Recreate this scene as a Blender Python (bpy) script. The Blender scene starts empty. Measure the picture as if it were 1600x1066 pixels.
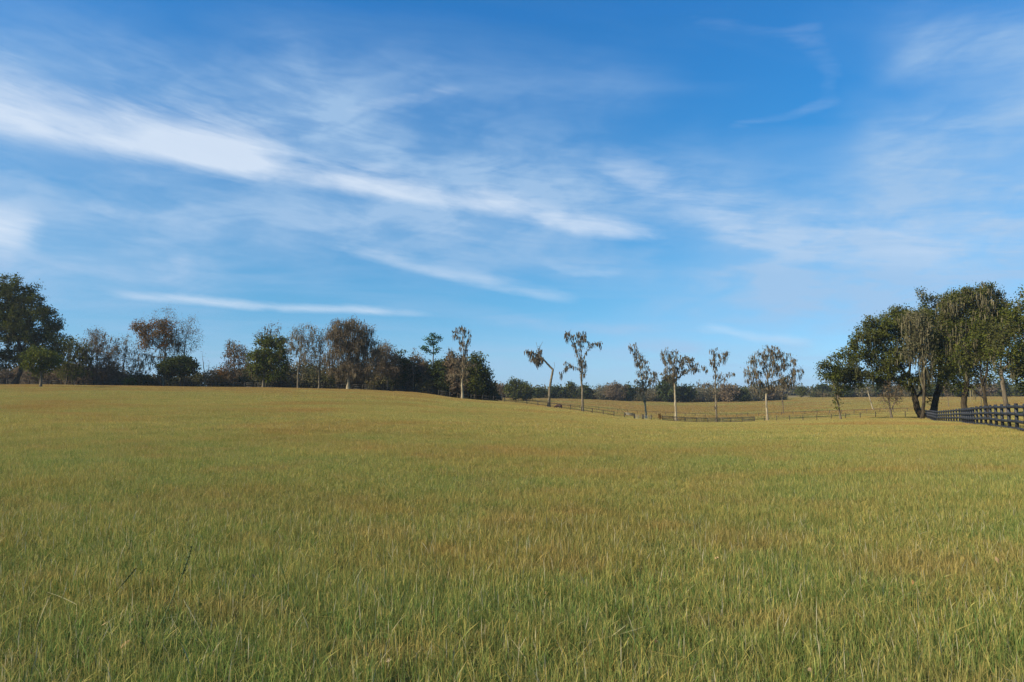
import bpy, math, random
import numpy as np
from mathutils import Matrix, Vector
R = math.radians
W0, H0, F, HOR, EYE = 1600, 1066, 1067.0, 618.0, 1.70
random.seed(4); RNG = np.random.default_rng(11)

# ------------------------------------------------------------ camera, sky, sun, exposure
sc = bpy.context.scene
COL = sc.collection
PITCH = math.atan((HOR - H0 / 2) / F)
cam = bpy.data.cameras.new("camera"); cam.lens = 24.0; cam.sensor_width = 36.0
cam.clip_start = 0.05; cam.clip_end = 12000
cam_o = bpy.data.objects.new("camera", cam); COL.objects.link(cam_o)
cam_o.location = (0, 0, EYE); cam_o.rotation_euler = (math.pi / 2 + PITCH, 0, 0)
sc.camera = cam_o
sc.view_settings.view_transform = 'Standard'; sc.view_settings.look = 'None'
sc.view_settings.exposure = EXPOSURE = 0.585; sc.view_settings.gamma = 1.0
sc.view_settings.use_curve_mapping = False
sc.cycles.max_bounces = 6; sc.cycles.transparent_max_bounces = 4
sc.cycles.diffuse_bounces = 3; sc.cycles.transmission_bounces = 3

SUN_EL, SUN_AZ = 31.0, 245.0          # azimuth clockwise from +Y (the way the camera looks)
SUN_STRENGTH, SKY_STRENGTH = 5.0, 0.10
sd = Vector((math.sin(R(SUN_AZ)) * math.cos(R(SUN_EL)), math.cos(R(SUN_AZ)) * math.cos(R(SUN_EL)), math.sin(R(SUN_EL))))
sl = bpy.data.lights.new("sun", 'SUN'); sl.energy = SUN_STRENGTH; sl.angle = R(0.5); sl.color = (1.0, 0.91, 0.78)
so = bpy.data.objects.new("sun", sl); COL.objects.link(so)
so.rotation_euler = sd.to_track_quat('Z', 'Y').to_euler(); so.location = (0, 0, 60)

class NT:
    """small helper to wire node trees"""
    def __init__(s, tree): s.t = tree; s.n = tree.nodes; s.l = tree.links
    def node(s, typ, **kw):
        n = s.n.new(typ)
        for k, v in kw.items(): setattr(n, k, v)
        return n
    def put(s, sock, v):
        if isinstance(v, bpy.types.NodeSocket): s.l.new(v, sock)
        elif v is not None: sock.default_value = v
    def m(s, op, a, b=None, c=None, clamp=False):
        n = s.node('ShaderNodeMath', operation=op, use_clamp=clamp)
        for i, v in enumerate((a, b, c)): s.put(n.inputs[i], v)
        return n.outputs[0]
    def mix(s, f, a, b, blend='MIX'):
        n = s.node('ShaderNodeMix', data_type='RGBA', blend_type=blend)
        s.put(n.inputs[0], f); s.put(n.inputs[6], a if isinstance(a, bpy.types.NodeSocket) else (*a, 1)[:4])
        s.put(n.inputs[7], b if isinstance(b, bpy.types.NodeSocket) else (*b, 1)[:4])
        return n.outputs[2]
    def noise(s, vec, scale, detail=4, rough=0.55, dist=0.0, out=0):
        n = s.node('ShaderNodeTexNoise'); s.put(n.inputs['Vector'], vec)
        n.inputs['Scale'].default_value = scale; n.inputs['Detail'].default_value = detail
        n.inputs['Roughness'].default_value = rough; n.inputs['Distortion'].default_value = dist
        return n.outputs[out]
    def ramp(s, v, a, b, lo=0.0, hi=1.0, smooth=True):
        n = s.node('ShaderNodeMapRange', interpolation_type='SMOOTHSTEP' if smooth else 'LINEAR')
        s.put(n.inputs[0], v); n.inputs[1].default_value = a; n.inputs[2].default_value = b
        n.inputs[3].default_value = lo; n.inputs[4].default_value = hi
        return n.outputs[0]
    def comb(s, x, y, z):
        n = s.node('ShaderNodeCombineXYZ')
        for i, v in enumerate((x, y, z)): s.put(n.inputs[i], v)
        return n.outputs[0]

def px_dir(px, py):
    """direction of a photo pixel -> (azimuth, elevation) in degrees"""
    u, v = (px - 800) / F, (533 - py) / F
    y = math.cos(PITCH) - v * math.sin(PITCH); z = math.sin(PITCH) + v * math.cos(PITCH)
    return math.degrees(math.atan2(u, y)), math.degrees(math.atan2(z, math.hypot(u, y)))

world = bpy.data.worlds.new("World"); sc.world = world; world.use_nodes = True
w = NT(world.node_tree); w.n.clear()
sky = w.node('ShaderNodeTexSky', sky_type='NISHITA'); sky.sun_disc = False
sky.sun_elevation = R(SUN_EL); sky.sun_rotation = R(SUN_AZ)
sky.air_density = 1.0; sky.dust_density = 0.2; sky.ozone_density = 4.0; sky.altitude = 0
tc = w.node('ShaderNodeTexCoord'); sx = w.node('ShaderNodeSeparateXYZ'); w.put(sx.inputs[0], tc.outputs['Generated'])
X, Y, Z = sx.outputs
DEG = 57.29578
az = w.m('MULTIPLY', w.m('ARCTAN2', X, Y), DEG)
el = w.m('MULTIPLY', w.m('ARCTAN2', Z, w.m('SQRT', w.m('ADD', w.m('MULTIPLY', X, X), w.m('MULTIPLY', Y, Y)))), DEG)
zz = w.m('ADD', w.m('MAXIMUM', Z, 0.0), 0.07)
plane = w.comb(w.m('DIVIDE', X, zz), w.m('DIVIDE', Y, zz), 0.0)      # cloud layer overhead, in perspective
ae = w.comb(az, el, 0.0)
def shifted(vec, off, sc_):
    n = w.node('ShaderNodeMapping'); w.put(n.inputs[0], vec); n.inputs['Location'].default_value = off; n.inputs['Scale'].default_value = sc_
    return n.outputs[0]
def rotated(vec, deg, sc_):
    n = w.node('ShaderNodeMapping', vector_type='TEXTURE'); w.put(n.inputs[0], vec); n.inputs['Rotation'].default_value = (0, 0, R(deg))
    n.inputs['Scale'].default_value = sc_
    return n.outputs[0]
d1 = w.m('MULTIPLY', w.m('SUBTRACT', w.noise(ae, 0.10, 3, 0.5), 0.5), 4.0)
d2 = w.m('MULTIPLY', w.m('SUBTRACT', w.noise(shifted(ae, (31, 17, 0), (1, 1, 1)), 0.13, 4, 0.5), 0.5), 2.2)
azd, eld = w.m('ADD', az, d1), w.m('ADD', el, d2)
azs, els = w.m('ADD', az, w.m('MULTIPLY', d1, .4)), w.m('ADD', el, w.m('MULTIPLY', d2, .28))
fib1 = w.noise(rotated(ae, -9, (9, 1.8, 1)), 1.0, 6, 0.55, 0.9)       # long fibres, falling to the right
fib2 = w.noise(rotated(ae, 6, (8, 2.6, 1)), 1.0, 6, 0.55, 1.0)
puff = w.noise(shifted(ae, (5, 3, 0), (1, 1.8, 1)), 0.13, 6, 0.55, 0.3)
def streak(p0, p1, hw, strength, up=1.0, end=0.35, a_=None, e_=None):
    a0, e0 = px_dir(*p0); a1, e1 = px_dir(*p1)
    L = math.hypot(a1 - a0, e1 - e0); c, s = (a1 - a0) / L, (e1 - e0) / L; hw = hw / 18.6
    cx, cy = (a0 + a1) / 2, (e0 + e1) / 2
    A, E = w.m('SUBTRACT', a_ or azd, cx), w.m('SUBTRACT', e_ or eld, cy)
    u = w.m('ADD', w.m('MULTIPLY', A, c), w.m('MULTIPLY', E, s))
    v = w.m('SUBTRACT', w.m('MULTIPLY', E, c), w.m('MULTIPLY', A, s))
    fu = w.ramp(w.m('ABSOLUTE', u), L / 2 * (1 + end), L / 2 * (1 - end))
    vp = w.m('ADD', w.m('DIVIDE', w.m('MAXIMUM', v, 0.0), hw * up), w.m('DIVIDE', w.m('MAXIMUM', w.m('MULTIPLY', v, -1.0), 0.0), hw))
    fv = w.m('EXPONENT', w.m('MULTIPLY', w.m('MULTIPLY', vp, vp), -1.0))
    return w.m('MULTIPLY', w.m('MULTIPLY', fu, fv), strength)
def total(items):
    t = None
    for it in items:
        s_ = streak(*it); t = s_ if t is None else w.m('ADD', t, s_)
    return t
bright = total([((-160, 150), (425, 258), 20, 1.15, 2.6, 0.22, azs, els), ((1150, 388), (1640, 370), 38, .34, 1.6, .4), ((960, 300), (1160, 370), 26, .14, 1.4), ((250, 225), (660, 300), 17, 0.60, 1.8), ((520, 285), (800, 318), 13, 0.62, 1.6),
                ((740, 312), (1010, 372), 14, 0.70, 1.5), ((930, 255), (1150, 345), 24, 0.30, 1.4), ((540, 392), (880, 466), 9, 0.50, 1.7, .35, azs, els),
                ((205, 462), (640, 490), 6, 0.75, 1.2, .35, azs, els), ((-80, 345), (60, 368), 30, 1.0, 1.0, .5), ((1090, 512), (1260, 532), 8, 0.45),
                ((850, 412), (970, 432), 9, 0.30), ((1130, 196), (1310, 168), 10, 0.16), ((1255, 40), (1300, 150), 26, 0.14), ((540, 170), (720, 145), 10, .2),
                ((1040, 10), (1260, 70), 20, .14)])
soft = total([((-200, 70), (560, 190), 66, 0.60), ((-200, 290), (900, 340), 66, 0.68), ((480, 200), (1160, 320), 70, 0.58), ((380, 60), (1000, 140), 45, .20),
              ((1100, 385), (1720, 375), 46, 1.0, 1.5), ((1330, 240), (1720, 150), 50, 0.55), ((1390, 75), (1720, 45), 36, 0.55),
              ((-200, 410), (330, 440), 45, 0.62), ((740, 496), (1010, 520), 9, .5), ((840, 548), (1260, 540), 12, .5), ((1170, 450), (1600, 480), 40, .6), ((1340, 300), (1720, 280), 40, .4), ((700, 400), (1200, 440), 30, 0.22), ((1000, 480), (1700, 470), 40, 0.40), ((-100, 570), (1700, 595), 44, 0.48)])
fine = w.noise(rotated(ae, -7, (3.6, .42, 1)), 1.0, 8, 0.66, 0.7)      # crisp strands
grain = w.noise(ae, 1.6, 5, .6, .4)
strand = w.m('ADD', w.m('MULTIPLY', fib1, .5), w.m('ADD', w.m('MULTIPLY', fine, .20), w.m('MULTIPLY', puff, .30)))
f1 = w.ramp(w.m('ADD', bright, w.m('MULTIPLY', w.m('MULTIPLY', w.m('SUBTRACT', strand, .5), 2.3), w.m('MINIMUM', w.m('MULTIPLY', bright, 2.2), 1.0))), 0.10, 1.25, 0, 1.0, False)
tex2 = w.m('ADD', w.m('MULTIPLY', fib2, 0.34), w.m('ADD', w.m('MULTIPLY', puff, 0.34), w.m('ADD', w.m('MULTIPLY', fib1, 0.22), w.m('MULTIPLY', fine, .10))))
f2 = w.m('MULTIPLY', soft, w.ramp(tex2, 0.38, 0.68, 0.34, 1.3))
hi = w.noise(rotated(plane, 12, (1, 0.5, 1)), 0.8, 6, 0.52, 0.5)
f3 = w.m('MULTIPLY', w.ramp(hi, 0.42, 0.8), 0.26)
fac_b = w.m('MULTIPLY', f1, 0.78, clamp=True)
fac_s = w.m('MULTIPLY', w.m('ADD', f2, f3), 1.15, clamp=True)
gr = w.node('ShaderNodeValToRGB'); w.put(gr.inputs[0], w.m('DIVIDE', el, 30.0, clamp=True))     # the photo's deeper, cleaner blue
gr.color_ramp.interpolation = 'B_SPLINE'
for k, (e_, c_) in enumerate([(0.8, (.44, .75, 1.23)), (3.1, (.52, .75, 1.03)), (8.7, (.40, .83, .96)), (20, (.27, .93, 1.21)), (29.3, (.27, .99, 1.42))]):
    q = gr.color_ramp.elements[0] if k == 0 else gr.color_ramp.elements[1] if k == 1 else gr.color_ramp.elements.new(e_ / 30)
    q.position = e_ / 30; q.color = (c_[0] / 2, c_[1] / 2, c_[2] / 2, 1)
vm = w.node('ShaderNodeVectorMath', operation='MULTIPLY'); w.put(vm.inputs[0], sky.outputs[0]); w.put(vm.inputs[1], gr.outputs[0])
v2 = w.node('ShaderNodeVectorMath', operation='SCALE'); w.put(v2.inputs[0], vm.outputs[0]); v2.inputs['Scale'].default_value = 1.80
base = v2.outputs[0]
world.cycles.sampling_method = 'MANUAL'; world.cycles.sample_map_resolution = 256
col = w.mix(w.m('MINIMUM', fac_s, 0.85), base, (2.55, 3.8, 5.45))
col = w.mix(w.m('MINIMUM', fac_b, 0.93), col, (5.1, 5.7, 6.5))
bg = w.node('ShaderNodeBackground'); w.put(bg.inputs[0], col); bg.inputs[1].default_value = SKY_STRENGTH
wo = w.node('ShaderNodeOutputWorld'); w.put(wo.inputs[0], bg.outputs[0])

# ------------------------------------------------------------ helpers
def setp(o, label=None, cat=None, group=None, kind=None):
    if label: o['label'] = label
    if cat: o['category'] = cat
    if group: o['group'] = group
    if kind: o['kind'] = kind
    return o
def empty(name, loc):
    o = bpy.data.objects.new(name, None); COL.objects.link(o); o.location = loc; o.empty_display_size = 0.5
    return o
def mesh_from(name, V, faces_flat, sizes, attrs=None, smooth=False):
    me = bpy.data.meshes.new(name)
    V = np.asarray(V, dtype=np.float32).reshape(-1, 3); sizes = np.asarray(sizes, dtype=np.int32)
    me.vertices.add(len(V)); me.vertices.foreach_set('co', V.ravel())
    me.loops.add(int(sizes.sum())); me.loops.foreach_set('vertex_index', np.asarray(faces_flat, dtype=np.int32).ravel())
    me.polygons.add(len(sizes)); st = np.zeros(len(sizes), dtype=np.int32); st[1:] = np.cumsum(sizes)[:-1]
    me.polygons.foreach_set('loop_start', st)
    if smooth: me.polygons.foreach_set('use_smooth', np.ones(len(sizes), dtype=bool))
    for k, a in (attrs or {}).items():
        at = me.attributes.new(k, 'FLOAT', 'POINT'); at.data.foreach_set('value', np.asarray(a, dtype=np.float32))
    me.update(calc_edges=True)
    return me
def link(name, me, mat, parent=None, world_coords=True):
    o = bpy.data.objects.new(name, me); me.materials.append(mat) if mat and not me.materials else None
    COL.objects.link(o)
    if parent is not None:
        o.parent = parent
        if world_coords: me.transform(Matrix.Translation(-Vector(parent.location)))
    return o

class Boxes:
    """collects oriented boxes into one mesh"""
    def __init__(s): s.V = []; s.Fc = []
    def bar(s, a, b, wd, ht, up=(0, 0, 1)):
        a, b, up = Vector(a), Vector(b), Vector(up); d = (b - a).normalized(); sd_ = d.cross(up)
        if sd_.length < 1e-4: sd_ = Vector((1, 0, 0))
        sd_.normalize(); u = sd_.cross(d).normalized(); n = len(s.V)
        for p in (a, b):
            for x, y in ((-1, -1), (1, -1), (1, 1), (-1, 1)): s.V.append(p + sd_ * (x * wd / 2) + u * (y * ht / 2))
        for f in ((0, 3, 2, 1), (4, 5, 6, 7), (0, 1, 5, 4), (1, 2, 6, 5), (2, 3, 7, 6), (3, 0, 4, 7)): s.Fc.append([n + i for i in f])
    def mesh(s, name): return mesh_from(name, [tuple(v) for v in s.V], np.array(s.Fc).ravel(), [4] * len(s.Fc))

def material(name, rough=0.9):
    m = bpy.data.materials.new(name); m.use_nodes = True; t = NT(m.node_tree); t.n.clear()
    out = t.node('ShaderNodeOutputMaterial')
    return m, t, out
def attr(t, name):
    n = t.node('ShaderNodeAttribute'); n.attribute_name = name; return n.outputs['Fac']
def pos(t): return t.node('ShaderNodeNewGeometry').outputs['Position']
def principled(t, out, color, rough=0.9, spec=0.2, bump=None):
    b = t.node('ShaderNodeBsdfPrincipled'); t.put(b.inputs['Base Color'], color if isinstance(color, bpy.types.NodeSocket) else (*color, 1))
    b.inputs['Roughness'].default_value = rough; b.inputs['Specular IOR Level'].default_value = spec
    if bump is not None: t.put(b.inputs['Normal'], bump)
    t.put(out.inputs[0], b.outputs[0]); return b
def leafy(t, out, color, trans=0.35):
    a = t.node('ShaderNodeBsdfDiffuse'); t.put(a.inputs[0], color)
    b = t.node('ShaderNodeBsdfTranslucent'); t.put(b.inputs[0], color)
    m = t.node('ShaderNodeMixShader'); m.inputs[0].default_value = trans
    t.put(m.inputs[1], a.outputs[0]); t.put(m.inputs[2], b.outputs[0]); t.put(out.inputs[0], m.outputs[0])

# ------------------------------------------------------------ terrain
TY = np.array([-50, 0, 15, 30, 60, 90, 120, 140, 160, 200, 260, 350, 500, 800, 3500.])
TC = {
 -900: [0, 0, .1, .3, 1.2, 2.3, 3.2, 3.6, 3.7, 3.7, 3.6, 3.2, 3, 3, 5],
 -300: [0, 0, .05, .2, 1.1, 2.2, 3.2, 3.6, 3.7, 3.7, 3.6, 3.2, 3, 3, 5],
 0:    [0, 0, 0, .15, .9, 2.05, 3.2, 3.75, 3.85, 3.8, 3.5, 3, 3, 3, 5],
 300:  [0, 0, 0, .12, .8, 1.8, 2.8, 3.25, 3.3, 3.2, 3, 2.6, 2.5, 2.6, 5],
 550:  [0, 0, 0, .08, .6, 1.4, 2.3, 2.75, 2.8, 2.6, 2.3, 2, 2, 2, 5],
 650:  [0, 0, 0, .05, .4, .95, 1.7, 2.1, 2.1, 1.7, 1.2, 1.1, 1.2, 1.5, 4],
 720:  [0, 0, 0, 0, .15, .45, .8, .93, .7, .3, .4, .6, .8, 1, 3],
 800:  [0, 0, -.02, -.05, -.1, 0, .05, .1, -.3, -1.2, -.8, .3, .6, .8, 2.5],
 900:  [0, 0, -.04, -.1, -.35, -.7, -1.25, -1.6, -2.1, -2.6, -2.1, -.3, 0, .5, 2],
 1000: [0, 0, -.08, -.25, -.9, -1.8, -2.8, -3.3, -3.8, -4.3, -3.9, -1.6, -1, .2, 2],
 1100: [0, 0, -.1, -.3, -1.0, -2.1, -3.3, -4.0, -4.5, -4.9, -4.2, -1.9, -1.0, .5, 2],
 1250: [0, 0, -.08, -.25, -.9, -2.0, -3.0, -3.4, -3.7, -3.8, -3.0, -.9, 1.3, 1.6, 2],
 1400: [0, 0, -.05, -.2, -.75, -1.6, -2.2, -2.5, -2.6, -2.4, -1.6, .2, 1.2, 1.4, 2],
 1500: [0, 0, -.04, -.15, -.85, -1.7, -2.2, -2.3, -2.2, -1.8, -1.0, .4, 1.2, 1.5, 2],
 1600: [0, 0, 0, -.06, -.5, -1.0, -1.4, -1.4, -1.3, -1.0, -.5, .6, 1.4, 1.5, 2],
 2000: [0, 0, .05, .1, .1, 0, 0, 0, 0, 0, .2, .8, 1.4, 1.5, 2],
 3000: [0, 0, .05, .1, .1, 0, 0, 0, 0, 0, .2, .8, 1.4, 1.5, 2]}
TX = np.array(sorted(TC)); TT = np.array([TC[k] for k in sorted(TC)])
def hermite(x, xs, tab_rows):
    """monotone-ish cubic; xs knots (K), tab_rows (K, N) values per sample; x (N)"""
    xs = xs.astype(float); i = np.clip(np.searchsorted(xs, x) - 1, 0, len(xs) - 2); n = np.arange(len(x))
    def slope(k):
        km, kp = np.clip(k - 1, 0, len(xs) - 1), np.clip(k + 1, 0, len(xs) - 1)
        sl_, sr = (tab_rows[k, n] - tab_rows[km, n]) / np.maximum(xs[k] - xs[km], 1e-6), (tab_rows[kp, n] - tab_rows[k, n]) / np.maximum(xs[kp] - xs[k], 1e-6)
        s = np.where(sl_ * sr > 0, 2 * sl_ * sr / np.where(np.abs(sl_ + sr) < 1e-9, 1e-9, sl_ + sr), 0.0)
        return s
    h = xs[i + 1] - xs[i]; t = np.clip((x - xs[i]) / h, 0, 1); a, b = tab_rows[i, n], tab_rows[i + 1, n]
    ma, mb = slope(i) * h, slope(i + 1) * h
    return (2*t**3 - 3*t**2 + 1) * a + (t**3 - 2*t**2 + t) * ma + (-2*t**3 + 3*t**2) * b + (t**3 - t**2) * mb
def height(x, y):
    x = np.atleast_1d(np.asarray(x, float)); y = np.atleast_1d(np.asarray(y, float))
    yy = np.clip(y, -50, 3500); px = np.clip(800 + x / np.maximum(yy, 8.0) * F, -900, 3000)
    rows = np.stack([hermite(yy, TY, np.repeat(TT[k][:, None], len(yy), 1)) for k in range(len(TX))])
    z = hermite(px, TX, rows)
    z += 0.03 * np.sin(x * .31 + 1.3 * np.sin(y * .17)) * np.sin(y * .23 + 2) + 0.05 * np.sin(x * .06 + 2) * np.sin(y * .083 + x * .02)
    return z
def gz(x, y): return float(height(x, y)[0])
def at(px, Yd, py=None):
    """ground point seen in column px at distance Yd (or the point at photo row py)"""
    u = (px - 800) / F
    if py is None:
        y = Yd; x = u * y; z = gz(x, y)                                    # columns near the horizon: pitch is negligible
        return Vector((x, y, z))
    v = (533 - py) / F; dy = math.cos(PITCH) - v * math.sin(PITCH); dz = math.sin(PITCH) + v * math.cos(PITCH)
    k = Yd / dy; return Vector((u * k, Yd, EYE + dz * k))

def axis(lims):
    out = [lims[0][0]]
    for a, b, st in lims:
        n = max(1, int(round((b - a) / st))); out += [a + (b - a) * (i + 1) / n for i in range(n)]
    return np.array(out)
xs = axis([(-4000, -1000, 500), (-1000, -400, 60), (-400, -150, 10), (-150, -40, 3), (-40, 40, 1.0), (40, 150, 3), (150, 400, 10), (400, 1000, 60), (1000, 4000, 500)])
ys = axis([(-50, 0, 5), (0, 40, 1.0), (40, 220, 2.0), (220, 420, 6), (420, 1000, 30), (1000, 3500, 250)])
GX, GY = np.meshgrid(xs, ys); GZ = height(GX.ravel(), GY.ravel())
nx, ny = len(xs), len(ys); ii = (np.arange(ny - 1)[:, None] * nx + np.arange(nx - 1)[None]).ravel()
quads = np.stack([ii, ii + 1, ii + nx + 1, ii + nx], 1)
gm, t, out = material('pasture_soil_and_turf')
P = pos(t)
def pasture_colour(t, P, tipmix=None):
    """green to straw, in drifts tens of metres long, the same for blades and turf"""
    st_ = t.node('ShaderNodeMapping'); t.put(st_.inputs[0], P); st_.inputs['Scale'].default_value = (0.75, 1.0, 0.0)
    big = t.noise(st_.outputs[0], 0.10, 4, 0.6, 0.4); mid = t.noise(st_.outputs[0], 0.42, 4, 0.6, 0.3)
    return t.m('ADD', t.m('MULTIPLY', big, 0.52), t.m('MULTIPLY', mid, 0.48)), t.noise(st_.outputs[0], 0.06, 7, 0.68, 0.8)
v, rust = pasture_colour(t, P)
fine = t.noise(P, 9.0, 3, 0.6)
c = t.mix(t.ramp(v, .36, .64), (.060, .072, .020), (.125, .105, .034))
c = t.mix(t.ramp(rust, .52, .72), c, (.14, .085, .035))
c = t.mix(t.ramp(fine, .3, .7), c, t.mix(1.0, c, (.5, .5, .5), 'MULTIPLY'))
sy = t.node('ShaderNodeSeparateXYZ'); t.put(sy.inputs[0], P)
far = t.ramp(sy.outputs[1], 150, 210)
fv = t.node('ShaderNodeMapping'); t.put(fv.inputs[0], P); fv.inputs['Scale'].default_value = (0.12, 0.8, 0.0)
fc = t.mix(t.ramp(t.noise(fv.outputs[0], 0.09, 4, 0.6, .5), .38, .62), (.17, .155, .045), (.245, .165, .07))
fc = t.mix(t.ramp(t.noise(P, 0.6, 4, .7), .35, .75), fc, t.mix(1.0, fc, (.65, .62, .6), 'MULTIPLY'))
c = t.mix(far, c, fc)
bp = t.node('ShaderNodeBump'); bp.inputs['Strength'].default_value = 0.6; bp.inputs['Distance'].default_value = 0.08; t.put(bp.inputs['Height'], fine)
principled(t, out, c, 0.95, 0.1, bp.outputs[0])
gme = mesh_from('ground', np.stack([GX.ravel(), GY.ravel(), GZ], 1), quads.ravel(), [4] * len(quads), smooth=True)
setp(link('ground', gme, gm), kind='structure')

# ------------------------------------------------------------ grass
def blades(n, size, hmin, hmax, wd, lean, seed, heads=0.3, pale=0):
    r = np.random.default_rng(seed)
    x, y = r.uniform(-size / 2, size / 2, (2, n)); h = r.uniform(hmin, hmax, n) * (0.65 + 0.35 * r.random(n)); a = r.uniform(0, 2 * np.pi, n)
    la = r.uniform(0, 2 * np.pi, n); ln = lean * r.random(n) ** 1.4
    flop = r.random(n) < 0.05; ln = np.where(flop, 1.1 + r.random(n) * .9, ln)
    rn = r.random(n) if not pale else r.uniform(.965, .99, n) * (r.random(n) < .45) + .35; rn = np.clip(rn, 0, .985); head = r.random(n) < heads
    ww = wd * r.uniform(.6, 1.3, n); V = []; T = []; Rn = []; Hd = []
    ts = [0, .45, .72, 1.0]; wf0 = [1, .8, .55, 0.0]; wf1 = [.55, .45, 1.5, 0.25]
    for k, tt in enumerate(ts):
        bend = ln * tt ** 1.8 * h; cz = h * tt / np.sqrt(1 + (ln * tt ** .8) ** 2)
        cx, cy = x + np.cos(la) * bend, y + np.sin(la) * bend
        w_ = ww * np.where(head, wf1[k], wf0[k]) / 2
        for s in ((-1, 1) if k < 3 else (0,)):
            V.append(np.stack([cx + np.cos(a) * w_ * s, cy + np.sin(a) * w_ * s, cz], 1)); T.append(np.full(n, tt)); Rn.append(rn); Hd.append(head * 1.0)
    V = np.stack(V, 1).reshape(-1, 3); T = np.stack(T, 1).ravel(); Rn = np.stack(Rn, 1).ravel(); Hd = np.stack(Hd, 1).ravel()
    b = (np.arange(n) * 7)[:, None]; q1, q2, tr = b + [0, 1, 3, 2], b + [2, 3, 5, 4], b + [4, 5, 6]
    flat = np.concatenate([q1.ravel(), q2.ravel(), tr.ravel()]); sizes = [4] * (2 * n) + [3] * n
    return mesh_from('grass_tuft', V, flat, sizes, {'t': T, 'rnd': Rn, 'head': Hd})
grm, t, out = material('pasture_grass')
P = pos(t); v, rust = pasture_colour(t, P); T_, R_, Hd_ = attr(t, 't'), attr(t, 'rnd'), attr(t, 'head')
sy = t.node('ShaderNodeSeparateXYZ'); t.put(sy.inputs[0], P)
dry = t.m('ADD', t.m('ADD', v, t.m('MULTIPLY', t.m('SUBTRACT', R_, 0.5), 0.34)), t.ramp(sy.outputs[1], 5, 48, -.055, .035))
green = t.mix(R_, (.112, .200, .046), (.215, .262, .064))
straw = t.mix(R_, (.455, .335, .088), (.33, .255, .060))
reg = t.m('MULTIPLY', t.ramp(sy.outputs[1], 95, 125), t.ramp(sy.outputs[1], 168, 150))
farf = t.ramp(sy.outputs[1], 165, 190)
st2_ = t.node('ShaderNodeMapping'); t.put(st2_.inputs[0], P); st2_.inputs['Scale'].default_value = (0.6, 1.0, 0.0); st2_.inputs['Location'].default_value = (13, 7, 0)
fvm = t.node('ShaderNodeMapping'); t.put(fvm.inputs[0], P); fvm.inputs['Scale'].default_value = (0.18, 1.0, 0.0)
fn = t.noise(fvm.outputs[0], .055, 4, .6, .5)
rust = t.m('ADD', rust, t.m('ADD', t.m('MULTIPLY', t.m('MULTIPLY', reg, t.ramp(sy.outputs[0], 8, -22)), .19), t.m('MULTIPLY', farf, t.m('MULTIPLY', t.m('SUBTRACT', fn, .40), .9))))
c = t.mix(t.ramp(dry, .40, .62), green, straw)
c = t.mix(t.m('MULTIPLY', t.ramp(T_, .55, .95), t.m('ADD', 0.35, t.m('MULTIPLY', Hd_, .5))), c, (.50, .37, .108))       # ripe tips
c = t.mix(t.m('MULTIPLY', t.ramp(rust, .46, .66), .58), c, (.37, .19, .055))
c = t.mix(t.m('MULTIPLY', t.ramp(t.noise(st2_.outputs[0], .75, 5, .7, .6), .50, .64), .42), c, (.42, .25, .085))      # tan drifts a step or two wide
h_ = t.m('FRACT', t.m('MULTIPLY', R_, 37.3)); c = t.mix(h_, t.mix(1.0, c, (.70, .70, .68), 'MULTIPLY'), t.mix(1.0, c, (1.38, 1.38, 1.42), 'MULTIPLY'))      # blades differ in tone
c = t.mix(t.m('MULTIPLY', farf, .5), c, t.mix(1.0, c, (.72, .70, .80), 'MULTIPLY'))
c = t.mix(t.m('MULTIPLY', t.ramp(t.noise(P, .9, 4, .65), .5, .75), .5), c, t.mix(1.0, c, (.60, .80, .6), 'MULTIPLY'))
c = t.mix(t.ramp(R_, .965, .975), c, (.46, .39, .22))                                                              # a few bleached blades
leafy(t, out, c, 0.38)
tcol = bpy.data.collections.new('grass_tufts')
def tuft(me):
    me.materials.append(grm); o = bpy.data.objects.new('grass_tuft', me); tcol.objects.link(o)
NV = 5
for k in range(NV): tuft(blades(3400, 1.15, .10, .25, .0031, .8, 100 + k, .35))            # 0-4   within a few steps, 1 m
for k in range(NV): tuft(blades(5200, 2.3, .13, .29, .0062, .6, 200 + k, .4))               # 5-9   to 75 m, 2 m
for k in range(NV): tuft(blades(6500, 4.6, .15, .30, .016, .5, 300 + k, .4))                # 10-14 to 165 m, 4 m
for k in range(NV): tuft(blades(1800, 9.5, .15, .34, .09, .4, 400 + k, .4))                 # 15-19 far fields, 8 m
for k in range(NV): tuft(blades(500, 1.1, .08, .30, .0055, 2.0, 500 + k, .15))              # 20-24 weedy, lying blades close by
for k in range(NV): tuft(blades(46, 1.1, .22, .36, .0030, .45, 600 + k, 1.0, pale=1))       # 25-29 tall pale seed stems close by
pts, rots, scl, idx = [], [], [], []
def ring(step, y0, y1, base, s0=1.0, margin=1.05):
    Yv = np.arange(y0, y1, step)
    for yv in Yv:
        half = (yv + step) * 0.75 * margin + 5; n = int(2 * half / step) + 1
        xv = -half + np.arange(n) * step
        pts.append(np.stack([xv + RNG.uniform(-.1, .1, n) * step, np.full(n, yv + step / 2) + RNG.uniform(-.1, .1, n) * step], 1))
        idx.append(base + RNG.integers(0, NV, n)); scl.append(np.full(n, s0) * RNG.uniform(.88, 1.12, n))
ring(1.0, 0, 28, 0); ring(2.0, 28, 76, 5); ring(4.0, 76, 164, 10); ring(8.0, 164, 420, 15); ring(1.0, 0, 16, 20); ring(1.0, 0, 9, 25)
pts = np.concatenate(pts); idx = np.concatenate(idx); scl = np.concatenate(scl); n = len(pts)
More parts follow.
